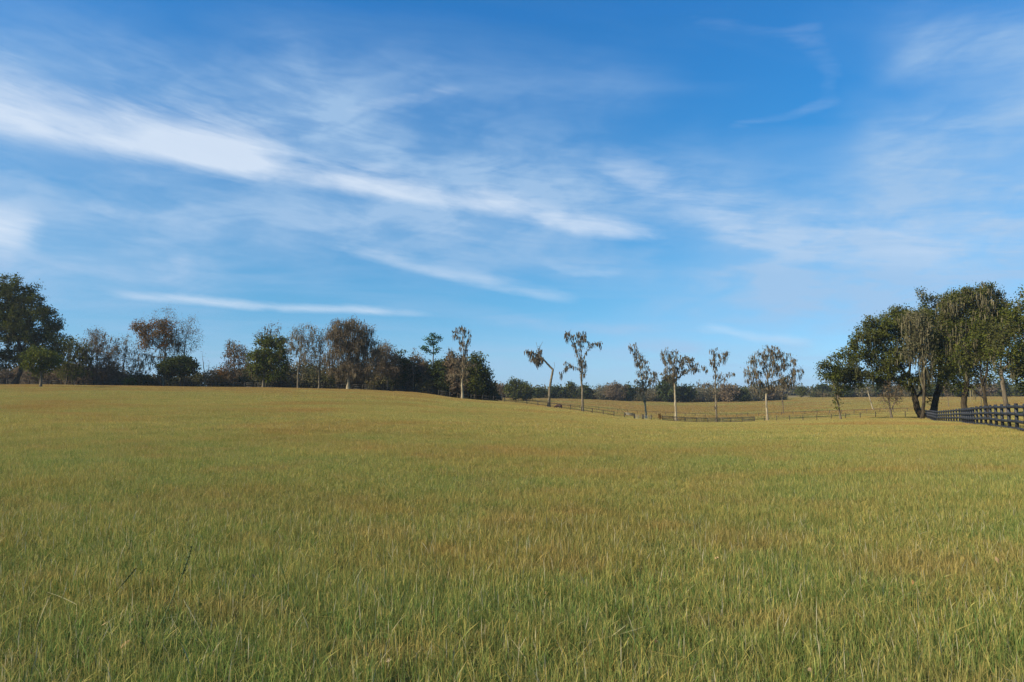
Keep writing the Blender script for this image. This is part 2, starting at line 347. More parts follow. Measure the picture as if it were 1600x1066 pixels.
# height of the sward wanders from place to place
scl = scl * (0.95 + 0.16 * np.sin(pts[:, 0] * .21 + 2.1 * np.sin(pts[:, 1] * .13)) * np.sin(pts[:, 1] * .27 + 1))
e = 1.0; hz = height(pts[:, 0], pts[:, 1]); gxx = (height(pts[:, 0] + e, pts[:, 1]) - hz) / e; gyy = (height(pts[:, 0], pts[:, 1] + e) - hz) / e
rot = np.zeros((n, 3))
for k in range(n):
    nrm = Vector((-gxx[k], -gyy[k], 1)).normalized()
    q = Vector((0, 0, 1)).rotation_difference(nrm) @ Matrix.Rotation(random.random() * 6.283, 3, 'Z').to_quaternion()
    rot[k] = q.to_euler()
pme = bpy.data.meshes.new('pasture_grass'); pme.vertices.add(n); pme.vertices.foreach_set('co', np.stack([pts[:, 0], pts[:, 1], hz - .01], 1).astype(np.float32).ravel())
a = pme.attributes.new('rot', 'FLOAT_VECTOR', 'POINT'); a.data.foreach_set('vector', rot.astype(np.float32).ravel())
a = pme.attributes.new('scl', 'FLOAT', 'POINT'); a.data.foreach_set('value', scl.astype(np.float32))
a = pme.attributes.new('idx', 'INT', 'POINT'); a.data.foreach_set('value', idx.astype(np.int32))
go = link('pasture_grass', pme, None); setp(go, 'ankle to knee high pasture grass going to straw coloured seed over the whole field', 'grass', kind='stuff')
ng = bpy.data.node_groups.new('scatter_grass', 'GeometryNodeTree')
ng.interface.new_socket('Geometry', in_out='INPUT', socket_type='NodeSocketGeometry'); ng.interface.new_socket('Geometry', in_out='OUTPUT', socket_type='NodeSocketGeometry')
gi, gout = ng.nodes.new('NodeGroupInput'), ng.nodes.new('NodeGroupOutput'); iop = ng.nodes.new('GeometryNodeInstanceOnPoints')
ci = ng.nodes.new('GeometryNodeCollectionInfo'); ci.inputs['Collection'].default_value = tcol; ci.inputs['Separate Children'].default_value = True; ci.inputs['Reset Children'].default_value = True
def named(nm, ty):
    q = ng.nodes.new('GeometryNodeInputNamedAttribute'); q.data_type = ty; q.inputs[0].default_value = nm; return q.outputs[0]
e2r = ng.nodes.new('FunctionNodeEulerToRotation'); L = ng.links
L.new(gi.outputs[0], iop.inputs['Points']); L.new(ci.outputs[0], iop.inputs['Instance']); iop.inputs['Pick Instance'].default_value = True
L.new(named('idx', 'INT'), iop.inputs['Instance Index']); L.new(named('rot', 'FLOAT_VECTOR'), e2r.inputs[0]); L.new(e2r.outputs[0], iop.inputs['Rotation'])
cx_ = ng.nodes.new('ShaderNodeCombineXYZ'); cx_.inputs[0].default_value = 1; cx_.inputs[1].default_value = 1; L.new(named('scl', 'FLOAT'), cx_.inputs[2]); L.new(cx_.outputs[0], iop.inputs['Scale'])
L.new(iop.outputs[0], gout.inputs[0])
md = go.modifiers.new('scatter', 'NODES'); md.node_group = ng

# ------------------------------------------------------------ trees
def foliage_mat(name, a, b, trans=0.3, patch=None):
    m, t, out = material(name)
    c = t.mix(attr(t, 'clu'), a, b)
    c = t.mix(t.m('MULTIPLY', attr(t, 'rnd'), 0.45), c, t.mix(1.0, c, (1.7, 1.6, 1.5), 'MULTIPLY'))
    if patch: c = t.mix(t.ramp(t.noise(pos(t), 0.28, 3, .6), .50, .62), c, patch)
    leafy(t, out, c, trans); return m
def bark_mat(name, a, b, sc_=3.0):
    m, t, out = material(name); P = pos(t)
    mp = t.node('ShaderNodeMapping'); t.put(mp.inputs[0], P); mp.inputs['Scale'].default_value = (1, 1, .25)
    n = t.noise(mp.outputs[0], sc_, 5, .65); c = t.mix(t.ramp(n, .35, .65), a, b)
    c = t.mix(t.ramp(t.noise(P, .9, 3, .6), .55, .7), c, t.mix(1.0, c, (.55, .58, .5), 'MULTIPLY'))
    bp = t.node('ShaderNodeBump'); bp.inputs['Strength'].default_value = .8; bp.inputs['Distance'].default_value = .05; t.put(bp.inputs['Height'], n)
    principled(t, out, c, .95, .1, bp.outputs[0]); return m
M = dict(
    scrub=foliage_mat('mixed_scrub_leaves', (0.0520, 0.0588, 0.0207), (0.0988, 0.0862, 0.0385), .25, (0.1144, 0.0833, 0.0407)),
    oak=foliage_mat('live_oak_leaves', (0.0312, 0.0412, 0.0089), (0.0988, 0.1029, 0.0178), .25, (0.0780, 0.0764, 0.0222)),
    dark=foliage_mat('dark_evergreen_leaves', (0.0229, 0.0333, 0.0096), (0.0541, 0.0627, 0.0163), .2),
    olive=foliage_mat('olive_leaves', (0.0468, 0.0608, 0.0104), (0.1196, 0.1225, 0.0192), .25),
    pine=foliage_mat('pine_needles', (0.0187, 0.0510, 0.0118), (0.0468, 0.0931, 0.0192), .2),
    rust=foliage_mat('rust_leaves', (0.1976, 0.0833, 0.0207), (0.1144, 0.0784, 0.0252), .35),
    brown=foliage_mat('brown_grey_leaves', (0.1768, 0.1254, 0.0703), (0.1248, 0.0960, 0.0562), .3),
    buff=foliage_mat('buff_twigs', (0.2080, 0.1519, 0.0888), (0.1456, 0.1127, 0.0666), .3),
    moss=foliage_mat('spanish_moss', (0.1976, 0.1646, 0.0888), (0.1144, 0.1000, 0.0518), .3),
    mossb=foliage_mat('brown_spanish_moss', (0.1612, 0.1225, 0.0666), (0.0853, 0.0686, 0.0400), .3),
    mossg=foliage_mat('green_grey_moss', (0.0780, 0.0784, 0.0311), (0.1404, 0.1225, 0.0577), .3),
    bark=bark_mat('oak_bark', (0.0291, 0.0216, 0.0118), (0.0728, 0.0549, 0.0311)),
    grey=bark_mat('grey_bark', (0.1040, 0.0804, 0.0474), (0.2080, 0.1646, 0.0999)),
    pale=bark_mat('pale_dead_bark', (0.2080, 0.1617, 0.0925), (0.3744, 0.3038, 0.1813)),
    mid=bark_mat('brown_grey_bark', (0.0884, 0.0666, 0.0385), (0.1768, 0.1372, 0.0851)))

def prisms(name, P, par, rad, rpar=None):
    """tapered tubes between every node and its parent, one mesh"""
    k = np.where(par >= 0)[0]; a, b = P[par[k]], P[k]; ra, rb = rad[par[k]], rad[k]
    ra = np.minimum(ra, rb * 1.5 + .01)
    d = b - a; L = np.linalg.norm(d, axis=1, keepdims=True); d = d / np.maximum(L, 1e-6); b = b + d * rb[:, None] * .5
    ref = np.where(np.abs(d[:, 2:3]) > .9, [[1., 0, 0]], [[0, 0, 1.]]); u = np.cross(d, ref); u /= np.linalg.norm(u, axis=1, keepdims=True); v = np.cross(d, u)
    Vs, Fs, n0 = [], [], 0
    for sel, S in ((rb > .07, 8), (rb <= .07, 3)):
        if not sel.any(): continue
        ang = np.arange(S) * 2 * np.pi / S; c, s = np.cos(ang), np.sin(ang)
        ring_ = lambda q, r: q[sel][:, None] + (u[sel][:, None] * c[None, :, None] + v[sel][:, None] * s[None, :, None]) * r[sel][:, None, None]
        R0, R1 = ring_(a, ra), ring_(b, rb); m = int(sel.sum()); V = np.concatenate([R0, R1], 1).reshape(-1, 3)
        i = np.arange(S); q = np.stack([i, (i + 1) % S, S + (i + 1) % S, S + i], 1)
        Fs.append((q[None] + (np.arange(m) * 2 * S)[:, None, None] + n0).reshape(-1, 4)); Vs.append(V); n0 += len(V)
    Vs, Fs = np.concatenate(Vs), np.concatenate(Fs)
    return mesh_from(name, Vs, Fs.ravel(), [4] * len(Fs), smooth=True)

def leaves_mesh(name, C, k, spread, size, rng, flat=1.0):
    n = len(C) * k; clu = np.repeat(rng.random(len(C)), k); c = np.repeat(C, k, 0) + rng.normal(0, 1, (n, 3)) * spread * np.array([1, 1, flat])
    d = rng.normal(0, 1, (n, 3)); d /= np.linalg.norm(d, axis=1, keepdims=True); e = np.cross(d, rng.normal(0, 1, (n, 3))); e /= np.linalg.norm(e, axis=1, keepdims=True)
    s = size * rng.uniform(.55, 1.3, (n, 1)); V = np.stack([c - d * s, c - e * s * .5, c + d * s, c + e * s * .5], 1).reshape(-1, 3)
    clu = np.clip(clu + rng.normal(0, .15, n), 0, 1)
    return mesh_from(name, V, np.arange(n * 4), [4] * n, {'rnd': np.repeat(rng.random(n), 4), 'clu': np.repeat(clu, 4)})

def moss_mesh(name, C, k, lmin, lmax, wd, spread, rng):
    n = len(C) * k; clu = np.repeat(rng.random(len(C)), k); c = np.repeat(C, k, 0) + rng.normal(0, 1, (n, 3)) * spread
    Ln = rng.uniform(lmin, lmax, n) * np.repeat(rng.uniform(.5, 1.2, len(C)), k); a = rng.uniform(0, np.pi, n); w_ = wd * rng.uniform(.5, 1.3, n)
    ux, uy = np.cos(a), np.sin(a); V = []
    for t_, wf in ((0, .55), (.4, 1.0), (.75, .55), (1, .08)):
        jx, jy = rng.normal(0, .06, (2, n)) * Ln * t_
        for s in (-1, 1):
            V.append(np.stack([c[:, 0] + jx + ux * w_ * wf * s / 2, c[:, 1] + jy + uy * w_ * wf * s / 2, c[:, 2] - Ln * t_], 1))
    V = np.stack(V, 1).reshape(-1, 3); b = (np.arange(n) * 8)[:, None, None]; q = b + np.array([[0, 1, 3, 2], [2, 3, 5, 4], [4, 5, 7, 6]])[None]
    return mesh_from(name, V, q.ravel(), [4] * (3 * n), {'rnd': np.repeat(rng.random(n), 8), 'clu': np.repeat(clu, 8)})

def grow(nodes, par, att, step, kill, rng, wob=.18, up=0.0, maxit=90):
    P = list(nodes); par = list(par); att = att.copy(); Pn = np.array(P)
    D = np.linalg.norm(att[:, None] - Pn[None], axis=2); near = D.argmin(1); nd = D[np.arange(len(att)), near]
    for it in range(maxit):
        if len(att) == 0: break
        order = np.unique(near); new, pn = [], []
        dirs = att - np.array(P)[near]; dirs /= np.maximum(np.linalg.norm(dirs, axis=1, keepdims=True), 1e-6)
        acc = np.zeros((len(P), 3)); np.add.at(acc, near, dirs)
        for i in order:
            v = acc[i]; l = np.linalg.norm(v)
            if l < 1e-3: v = rng.normal(0, 1, 3); l = np.linalg.norm(v)
            v = v / l + rng.normal(0, wob, 3) + np.array([0, 0, up]); v /= np.linalg.norm(v); new.append(P[i] + v * step); pn.append(i)
        base = len(P); P += new; par += pn; N = np.array(new)
        D = np.linalg.norm(att[:, None] - N[None], axis=2); j = D.argmin(1); dj = D[np.arange(len(att)), j]; better = dj < nd
        near = np.where(better, base + j, near); nd = np.where(better, dj, nd); keep = nd > kill
        stuck = rng.random(len(att)) < .02; keep &= ~stuck
        att, near, nd = att[keep], near[keep], nd[keep]
    return np.array(P), np.array(par)

def sample_blob(c, r, n, clump, rng):
    m = max(4, int(n / clump)); q = rng.normal(0, 1, (m, 3)); q /= np.linalg.norm(q, axis=1, keepdims=True); q *= (rng.uniform(.25, 1, (m, 1))) ** .5
    cc = c + q * r; a = cc[rng.integers(0, m, n)] + rng.normal(0, 1, (n, 3)) * r * .13
    return a

def add_parts(root, parts):
    for nm, me, mt in parts: link(nm, me, mt, root)

DENS = dict(oak=2.3, dark=2.0, olive=2.0, brown=2.6, buff=3.2, rust=1.6, pine=1.3)
def tree(name, label, cat, px, Yd, blobs, trunk=None, limbs=(), tw=.5, bark='bark', leaf=None, moss=None, natt=500, step=.55, kill=None, clump=7, group=None,
         seed=None, depth=.85, leaf2=None, tip=.018, wob=.18, up=0.0):
    """blobs, trunk and limbs are measured on the photo (columns, rows) and turned into metres at distance Yd"""
    global SEED
    SEED = globals().get('SEED', 50) + 1; rng = np.random.default_rng(seed or SEED)
    base = at(px, Yd); k = Yd / F; P = [np.array([base.x, base.y, base.z - .25])]; par = [-1]
    def chain(pts_, start):
        i = start
        for q in pts_:
            w_ = np.array(at(q[0], Yd, q[1])); w_[1] += q[2] if len(q) > 2 else 0
            a = P[i]; L = np.linalg.norm(w_ - a); n = max(1, int(round(L / step)))
            for j in range(1, n + 1):
                f = j / n; jit = rng.normal(0, .05 * step, 3) if j < n else 0
                P.append(a + (w_ - a) * f + jit); par.append(i); i = len(P) - 1
        return i
    top = min(b[1] - b[3] * .2 for b in blobs) if blobs else None
    if trunk is None: trunk = [(px, blobs[0][1])]
    chain(trunk, 0)
    for lb in limbs:
        q = np.array(at(lb[0][0], Yd, lb[0][1])); Pn = np.array(P); i = int(np.linalg.norm((Pn - q)[:, [0, 2]], axis=1).argmin()); chain(lb[1:], i)
    area = sum(b[2] * b[3] for b in blobs); att = []
    for b in blobs:
        c = np.array(at(b[0], Yd, b[1])); rr = np.array([b[2] * k, max(b[2], b[3] * .6) * k * depth, b[3] * k])
        if len(b) > 4: c[1] += b[4]
        att.append(sample_blob(c, rr, max(8, int(natt * 1.3 * b[2] * b[3] / area)), clump, rng))
    att = np.concatenate(att); att = att[att[:, 2] > base.z + .8]
    P, par = grow(P, par, att, step, kill or step * 1.15, rng, wob, up)
    n = len(P); cnt = np.zeros(n); ch = np.bincount(par[par >= 0], minlength=n)
    wgt = np.where(ch == 0, 1.0, 0.0)
    for i in range(n - 1, 0, -1): wgt[par[i]] += wgt[i]          # children always come after their parent
    raw = wgt ** .45; rad = tip + (tw / 2 - tip) * ((raw - 1) / max(raw[0] - 1, 1e-6)) ** 1.05
    z0 = base.z; fl = np.clip(1 - (P[:, 2] - z0) / (tw * 2.2), 0, 1); low = wgt > .55 * wgt[0]; rad = np.where(low, rad * (1 + .45 * fl ** 2), rad)
    hf = np.clip((P[:, 2] - z0) / max(P[:, 2].max() - z0, 1), 0, 1); rad = np.maximum(rad * (1 - .55 * hf ** .8), tip * .8)
    root = empty(name, base); setp(root, label, cat, group)
    parts = [('trunk', prisms('trunk', P, par, rad), M[bark])]
    ends = np.where((rad < tip * 1.0 + .045) & (np.arange(n) > 3))[0]
    if len(ends) == 0: ends = np.arange(n)[-50:]
    for nm, lf in (('crown', leaf), ('crown', leaf2)):
        if not lf: continue
        e = ends
        if lf.get('box'): x0, y0, x1, y1 = lf['box']; sx_ = 800 + P[e, 0] / P[e, 1] * F; sy_ = HOR - (P[e, 2] - EYE) / P[e, 1] * F; e = e[(sx_ > x0) & (sx_ < x1) & (sy_ > y0) & (sy_ < y1)]
        if lf.get('not'): x0, y0, x1, y1 = lf['not']; sx_ = 800 + P[e, 0] / P[e, 1] * F; sy_ = HOR - (P[e, 2] - EYE) / P[e, 1] * F; e = e[~((sx_ > x0) & (sx_ < x1) & (sy_ > y0) & (sy_ < y1))]
        e = e[rng.random(len(e)) < lf.get('frac', 1)]
        if len(e): parts.append((nm, leaves_mesh(nm, P[e], max(1, int(lf['k'] * DENS.get(lf['mat'], 1.0) + .5)), lf.get('spread', step * .5) * 1.15, lf['size'], rng, lf.get('flat', .8)), M[lf['mat']]))
    if moss:
        e = np.where((rad < moss.get('rmax', .3)) & (np.arange(n) > 4) & (P[:, 2] > z0 + moss.get('zmin', 2.0)))[0]
        if moss.get('box'): x0, y0, x1, y1 = moss['box']; sx_ = 800 + P[e, 0] / P[e, 1] * F; sy_ = HOR - (P[e, 2] - EYE) / P[e, 1] * F; e = e[(sx_ > x0) & (sx_ < x1) & (sy_ > y0) & (sy_ < y1)]
        e = e[rng.random(len(e)) < moss.get('frac', .5)]
        C = P[e]; C = C[C[:, 2] - moss['l'][1] > z0 + .3]
        if len(C): parts.append(('moss_clumps', moss_mesh('moss_clumps', C, moss['k'], *moss['l'], moss['w'], moss.get('spread', .15), rng), M[moss['mat']]))
    add_parts(root, parts)
    return root
def copy_tree(root, loc, label, rotz=0, s=(1, 1, 1), group=None, cat=None):
    r = root.copy(); COL.objects.link(r); r.location = loc; r.rotation_euler = (0, 0, rotz); r.scale = s; r['label'] = label
    if group: r['group'] = group
    for ch in root.children:
        c = ch.copy(); COL.objects.link(c); c.parent = r
    return r

LINE = 'trees along the far edge of the field'
# ---- left end
tree('live_oak', 'huge dark live oak cut off by the left edge, highest tree on that side', 'tree', 22, 138,
     [(15, 468, 42, 34), (52, 500, 38, 32), (-40, 480, 55, 50), (84, 510, 17, 18), (5, 530, 48, 26), (74, 532, 28, 20), (-70, 530, 50, 35), (36, 552, 34, 18), (-20, 560, 40, 18), (72, 556, 26, 18), (14, 445, 26, 14), (45, 478, 28, 22), (86, 530, 18, 22), (30, 510, 40, 24)], [(30, 585), (36, 565), (30, 540)],
     [[(33, 560), (12, 558), (-20, 548)], [(34, 556), (55, 535), (75, 520)], [(30, 542), (15, 500), (12, 470)]], .9, 'bark', dict(mat='oak', k=15, size=.20, spread=.42), dict(mat='mossg', k=4, l=(.5, 1.6), w=.16, frac=.25, spread=.3), 2800, .58, clump=14)
tree('young_oak', 'small round-headed oak standing by itself in front of the big oak on the left', 'tree', 65, 116,
     [(64, 562, 26, 20), (50, 572, 16, 12), (78, 566, 16, 14)], [(64, 590), (63, 575)], (), .42, 'mid', dict(mat='olive', k=11, size=.2, spread=.33), dict(mat='mossg', k=2, l=(.4, 1.2), w=.12, frac=.2), 420, .45)
tree('moss_draped_tree', 'grey green moss draped tree just right of the big left oak', 'tree', 104, 152,
     [(108, 548, 20, 22), (120, 565, 20, 18), (92, 560, 18, 18), (130, 550, 12, 16), (112, 580, 26, 12)], [(106, 580), (108, 560)], [[(107, 588), (122, 570)]], .5, 'mid', dict(mat='olive', k=6, size=.22, spread=.5, frac=.9), dict(mat='mossg', k=5, l=(.6, 1.8), w=.16, frac=.6), 700, .6)
tree('bare_tree', 'bare brown-grey tree with a thin pointed top, left of the orange-leaved tree', 'tree', 150, 156,
     [(152, 530, 17, 22), (150, 556, 26, 24), (168, 550, 18, 26), (134, 552, 14, 22), (160, 574, 26, 14), (176, 560, 10, 16)], [(151, 585), (152, 540)], [[(151, 585), (170, 555)], [(150, 588), (134, 560)]], .5, 'mid', dict(mat='brown', k=7, size=.135, spread=.45), dict(mat='mossb', k=4, l=(.5, 1.5), w=.13, frac=.5), 950, .55, clump=5)
tree('bare_tree', 'thin leafless tree leaning right with sky showing through, next left of the orange-leaved tree', 'tree', 192, 158,
     [(196, 545, 14, 24), (184, 560, 14, 20), (206, 562, 14, 22), (176, 574, 12, 14), (212, 580, 10, 12)], [(192, 580), (197, 545), (200, 525)], (), .34, 'mid', dict(mat='buff', k=5, size=.125, spread=.4), dict(mat='moss', k=3, l=(.5, 1.4), w=.13, frac=.5), 420, .6, clump=4)
tree('autumn_tree', 'tall tree holding bright orange leaves on its left side and bare twigs at its top', 'tree', 257, 150,
     [(256, 496, 22, 20), (222, 518, 18, 16), (244, 522, 24, 18), (270, 530, 18, 26), (224, 556, 18, 24), (246, 556, 20, 18), (214, 575, 12, 14), (262, 560, 16, 20)], [(256, 580), (258, 548), (254, 515)],
     [[(258, 550), (235, 528), (218, 512)], [(257, 560), (232, 556)], [(258, 545), (275, 520)]], .6, 'mid', dict(mat='rust', k=15, size=.18, spread=.45, box=(200, 500, 268, 545)),
     dict(mat='mossb', k=4, l=(.5, 1.6), w=.14, frac=.5, box=(190, 500, 300, 606)), 950, .55, clump=5, leaf2=dict(mat='buff', k=2, size=.115, spread=.45))
tree('bare_tree', 'pale leafless tree with a rounded feathery crown, right of the orange-leaved tree', 'tree', 288, 152,
     [(296, 508, 17, 18), (286, 528, 18, 22), (304, 530, 11, 20), (280, 552, 14, 18)], [(288, 580), (288, 545), (292, 520)], [[(288, 558), (303, 535)]], .4, 'mid', dict(mat='buff', k=3, size=.115, spread=.45), dict(mat='mossb', k=1, l=(.4, 1.2), w=.12, frac=.3), 480, .5, clump=4)
tree('evergreen_tree', 'low dense dark green tree with a flat domed crown, under the pale leafless tree', 'tree', 283, 147,
     [(278, 572, 30, 12), (262, 578, 16, 12), (294, 578, 16, 11), (278, 566, 22, 10)], [(283, 590), (280, 576)], [[(283, 590), (265, 578)], [(283, 590), (296, 580)]], .4, 'bark', dict(mat='dark', k=22, size=.22, spread=.36), None, 560, .5)
tree('dead_snag', 'thin forked dead snag standing alone in the gap in the left tree line', 'tree', 321, 148, [(326, 566, 6, 10), (319, 562, 4, 14)],
     [(321, 590), (318, 575), (316, 553)], [[(321, 592), (326, 578), (327, 566)]], .38, 'mid', dict(mat='buff', k=1, size=.1, spread=.3), None, 24, .6)
tree('rust_bush', 'low red-brown bush right of the thin dead snag', 'shrub', 338, 150, [(338, 592, 14, 10), (345, 585, 10, 10)], [(338, 598)], (), .2, 'mid', dict(mat='rust', k=8, size=.2, spread=.35), None, 160, .5)
tree('autumn_tree', 'rusty half-bare tree with dark twiggy top, first tree right of the gap', 'tree', 366, 153,
     [(364, 545, 15, 18), (374, 562, 17, 20), (356, 566, 12, 16), (362, 585, 20, 12)], [(366, 585), (366, 550)], [[(366, 575), (378, 556)]], .42, 'mid', dict(mat='rust', k=8, size=.17, spread=.4, frac=.8, box=(336, 536, 392, 595)),
     dict(mat='mossb', k=3, l=(.5, 1.5), w=.14, frac=.5), 420, .55, clump=5, leaf2=dict(mat='brown', k=3, size=.18, spread=.4))
tree('live_oak', 'green oak with bare twigs poking from its top, left of the twin trunked bare tree', 'tree', 412, 148,
     [(428, 545, 20, 22), (410, 562, 22, 20), (436, 570, 20, 22), (400, 580, 14, 14), (424, 512, 14, 10), (408, 530, 12, 14)], [(412, 585), (414, 560), (424, 530)], [[(414, 570), (436, 552), (440, 530)], [(422, 540), (418, 515)]], .55, 'grey',
     dict(mat='olive', k=12, size=.24, spread=.4, box=(380, 526, 470, 606)), dict(mat='mossb', k=3, l=(.6, 1.8), w=.15, frac=.35), 850, .55, leaf2=dict(mat='brown', k=3, size=.16, spread=.35, box=(380, 490, 470, 528)))
tree('bare_tree', 'open leafless tree on twin pale trunks between green oak and big brown tree', 'tree', 466, 147,
     [(476, 520, 20, 18), (462, 535, 16, 20), (484, 548, 18, 22), (468, 565, 16, 14)], [(465, 590), (468, 560), (474, 525)], [[(465, 598), (473, 590), (474, 575)], [(470, 560), (486, 540), (492, 520)], [(468, 560), (456, 535)]], .42, 'grey',
     dict(mat='buff', k=5, size=.12, spread=.4), dict(mat='moss', k=3, l=(.5, 1.5), w=.15, frac=.5), 520, .5, clump=4)
tree('bare_tree', 'slender grey trunked tree tucked against the left side of the big brown tree', 'tree', 499, 148,
     [(500, 535, 12, 20), (498, 562, 14, 18)], [(499, 585), (500, 545)], (), .42, 'grey', dict(mat='brown', k=6, size=.14, spread=.4), dict(mat='moss', k=3, l=(.5, 1.5), w=.15, frac=.4), 260, .55)
tree('moss_draped_tree', 'largest brown tree of the line, fan shaped mossy crown over a pale flared trunk', 'tree', 545, 143,
     [(545, 520, 30, 24), (525, 530, 18, 26), (566, 532, 24, 22), (545, 550, 32, 24), (585, 548, 16, 22), (520, 565, 14, 18), (575, 572, 18, 16), (545, 576, 30, 10), (528, 582, 14, 8), (562, 584, 14, 8)], [(544, 585), (545, 570)],
     [[(545, 578), (528, 548), (520, 515)], [(545, 574), (545, 540), (543, 508)], [(545, 576), (562, 548), (572, 520)], [(545, 578), (580, 560), (592, 540)]], .75, 'pale',
     dict(mat='brown', k=7, size=.135, spread=.42), dict(mat='mossb', k=6, l=(.6, 2.0), w=.15, frac=.6, spread=.3), 1700, .5, clump=7)
tree('bare_tree', 'grey-brown round crowned tree directly behind and right of the largest brown tree', 'tree', 606, 156,
     [(600, 552, 22, 16), (588, 566, 20, 18), (612, 574, 16, 18)], [(606, 585), (602, 560)], (), .45, 'mid', dict(mat='brown', k=12, size=.16, spread=.5), dict(mat='mossb', k=2, l=(.5, 1.4), w=.14, frac=.3), 560, .55)
for px, Yd, bl, mt, lab in (
    (632, 160, [(630, 570, 18, 20), (622, 590, 18, 18), (642, 590, 16, 18), (625, 552, 8, 8)], 'dark', 'dark evergreen with a ragged top, left of the pine'),
    (658, 162, [(655, 575, 16, 18), (662, 592, 20, 16)], 'brown', 'dull brown bushy tree directly below the left side of the pine'),
    (690, 160, [(690, 574, 16, 16), (696, 592, 20, 18), (682, 580, 12, 18)], 'dark', 'dark bushy tree between the pine and the tall mossy dead tree'),
    (716, 158, [(710, 572, 16, 16), (722, 590, 22, 18)], 'brown', 'brownish bushy tree right behind the trunk of the tall mossy dead tree'),
    (742, 156, [(744, 566, 12, 20), (738, 585, 16, 22), (752, 590, 14, 20)], 'oak', 'dark green oak with a notched top, right of the tall mossy dead tree'),
    (762, 160, [(758, 600, 13, 18), (764, 608, 10, 12)], 'dark', 'dark green tree sloping down to the right, last of the main line')):
    tree('evergreen_tree' if mt != 'brown' else 'bushy_tree', lab, 'tree', px, Yd, bl, None, (), .4, 'bark', dict(mat=mt, k=15, size=.27, spread=.5), dict(mat='mossb', k=1, l=(.5, 1.4), w=.14, frac=.2), 420, .62)
tree('bare_tree', 'bare grey twigged tree sticking up through the dark trees, left of the pine', 'tree', 646, 158, [(646, 556, 9, 12), (644, 575, 10, 14)], [(646, 590), (645, 552)], (), .3, 'mid', dict(mat='brown', k=2, size=.16, spread=.35), dict(mat='mossb', k=2, l=(.5, 1.2), w=.13, frac=.5), 150, .5)
tree('pine_tree', 'tall slim pine with a tufted open green crown above the dark trees', 'tree', 677, 165,
     [(677, 524, 9, 6), (668, 532, 7, 5), (687, 528, 6, 4), (665, 546, 6, 5), (684, 545, 6, 5), (676, 538, 6, 4)], [(677, 580), (677, 548), (677, 524)], [[(677, 555), (664, 546)], [(677, 553), (686, 546)], [(677, 540), (667, 532)], [(677, 538), (688, 529)]], .42, 'mid',
     dict(mat='pine', k=16, size=.22, spread=.4, flat=.5), None, 150, .5, clump=12)
MR = 'row of tall mossy dead trees beyond the field'
deadm = lambda f=.8, k=6, **kw: dict(mat='mossb', k=k + 1, l=(.35, 1.15), w=.21, frac=f, rmax=.21, spread=.22, **kw)
tree('mossy_dead_tree', 'tall dead tree with mossy antler like top, before the dark tree line\'s right end', 'tree', 723, 142,
     [(722, 512, 12, 8), (714, 524, 8, 10), (730, 528, 7, 10), (724, 545, 8, 12), (708, 556, 8, 10), (722, 570, 20, 14), (718, 588, 16, 10)], [(722, 600), (723, 570), (725, 540), (722, 512)],
     [[(725, 545), (715, 528), (710, 518)], [(724, 550), (733, 530), (735, 520)], [(723, 572), (708, 558), (701, 542)]], .55, 'pale', dict(mat='buff', k=1, size=.12, spread=.3), deadm(.75, 6), 300, .5, clump=5, tip=.03)
# ---- the dead trees in the dip
tree('mossy_dead_tree', 'leaning dead tree with a low fork and ragged ball of moss on its limb', 'tree', 857, 163,
     [(838, 562, 11, 7), (828, 549, 6, 3), (842, 548, 3, 10)], [(859, 606), (862, 588), (864, 578)],
     [[(864, 579), (853, 566), (846, 559), (838, 562)], [(864, 579), (867, 573), (866, 566)], [(843, 560), (841, 548), (838, 535)], [(841, 547), (848, 534)], [(842, 557), (832, 550), (825, 549)]], .75, 'grey', None,
     dict(mat='mossb', k=12, l=(.4, 1.4), w=.22, frac=1, rmax=.14, spread=.3, box=(815, 545, 850, 590)), 90, .5, clump=6, tip=.05)
tree('mossy_dead_tree', 'tallest dead tree in the dip, three mossy heads and a drooping left arm', 'tree', 910, 160,
     [(888, 524, 10, 9), (908, 522, 10, 8), (899, 540, 8, 8), (911, 572, 9, 10), (928, 538, 10, 7), (937, 540, 5, 6), (906, 536, 8, 10), (888, 570, 6, 5), (876, 588, 4, 7)], [(910, 608), (908, 590), (910, 575), (904, 562), (900, 545), (894, 525)],
     [[(911, 598), (914, 585), (912, 572)], [(908, 568), (908, 550), (905, 520)], [(908, 570), (916, 550), (930, 536)], [(906, 578), (893, 572), (884, 566)], [(890, 571), (877, 582)]], .6, 'grey', None, deadm(.85, 6), 330, .48, clump=6, tip=.04)
tree('mossy_dead_tree', 'shaggy dead tree with bare horns at top left, above the two field gates', 'tree', 1009, 168,
     [(985, 545, 5, 8), (999, 560, 8, 14), (1004, 580, 10, 12), (1002, 600, 12, 14), (1014, 590, 10, 14), (1026, 588, 5, 8), (1010, 566, 6, 8)], [(1007, 622), (1004, 600), (1000, 572), (990, 553), (983, 540)],
     [[(996, 560), (995, 547), (993, 536)], [(1006, 612), (1016, 596), (1026, 582)]], .5, 'pale', dict(mat='olive', k=1, size=.13, spread=.3), deadm(.7, 5, zmin=3.5), 420, .48, clump=5, tip=.035)
tree('mossy_dead_tree', 'dead tree with broad brown crown spreading right along a level limb', 'tree', 1055, 160,
     [(1040, 556, 8, 12), (1052, 562, 12, 14), (1072, 568, 12, 12), (1048, 582, 14, 12), (1084, 572, 10, 10), (1098, 576, 10, 6), (1064, 580, 10, 8)], [(1055, 622), (1054, 600), (1052, 575), (1046, 552)],
     [[(1054, 592), (1070, 584), (1078, 578), (1098, 578)], [(1054, 590), (1064, 570), (1070, 556)], [(1053, 596), (1042, 575), (1036, 552)]], .6, 'pale', dict(mat='olive', k=1, size=.14, spread=.3), deadm(.8, 5), 600, .48, clump=5, tip=.035)
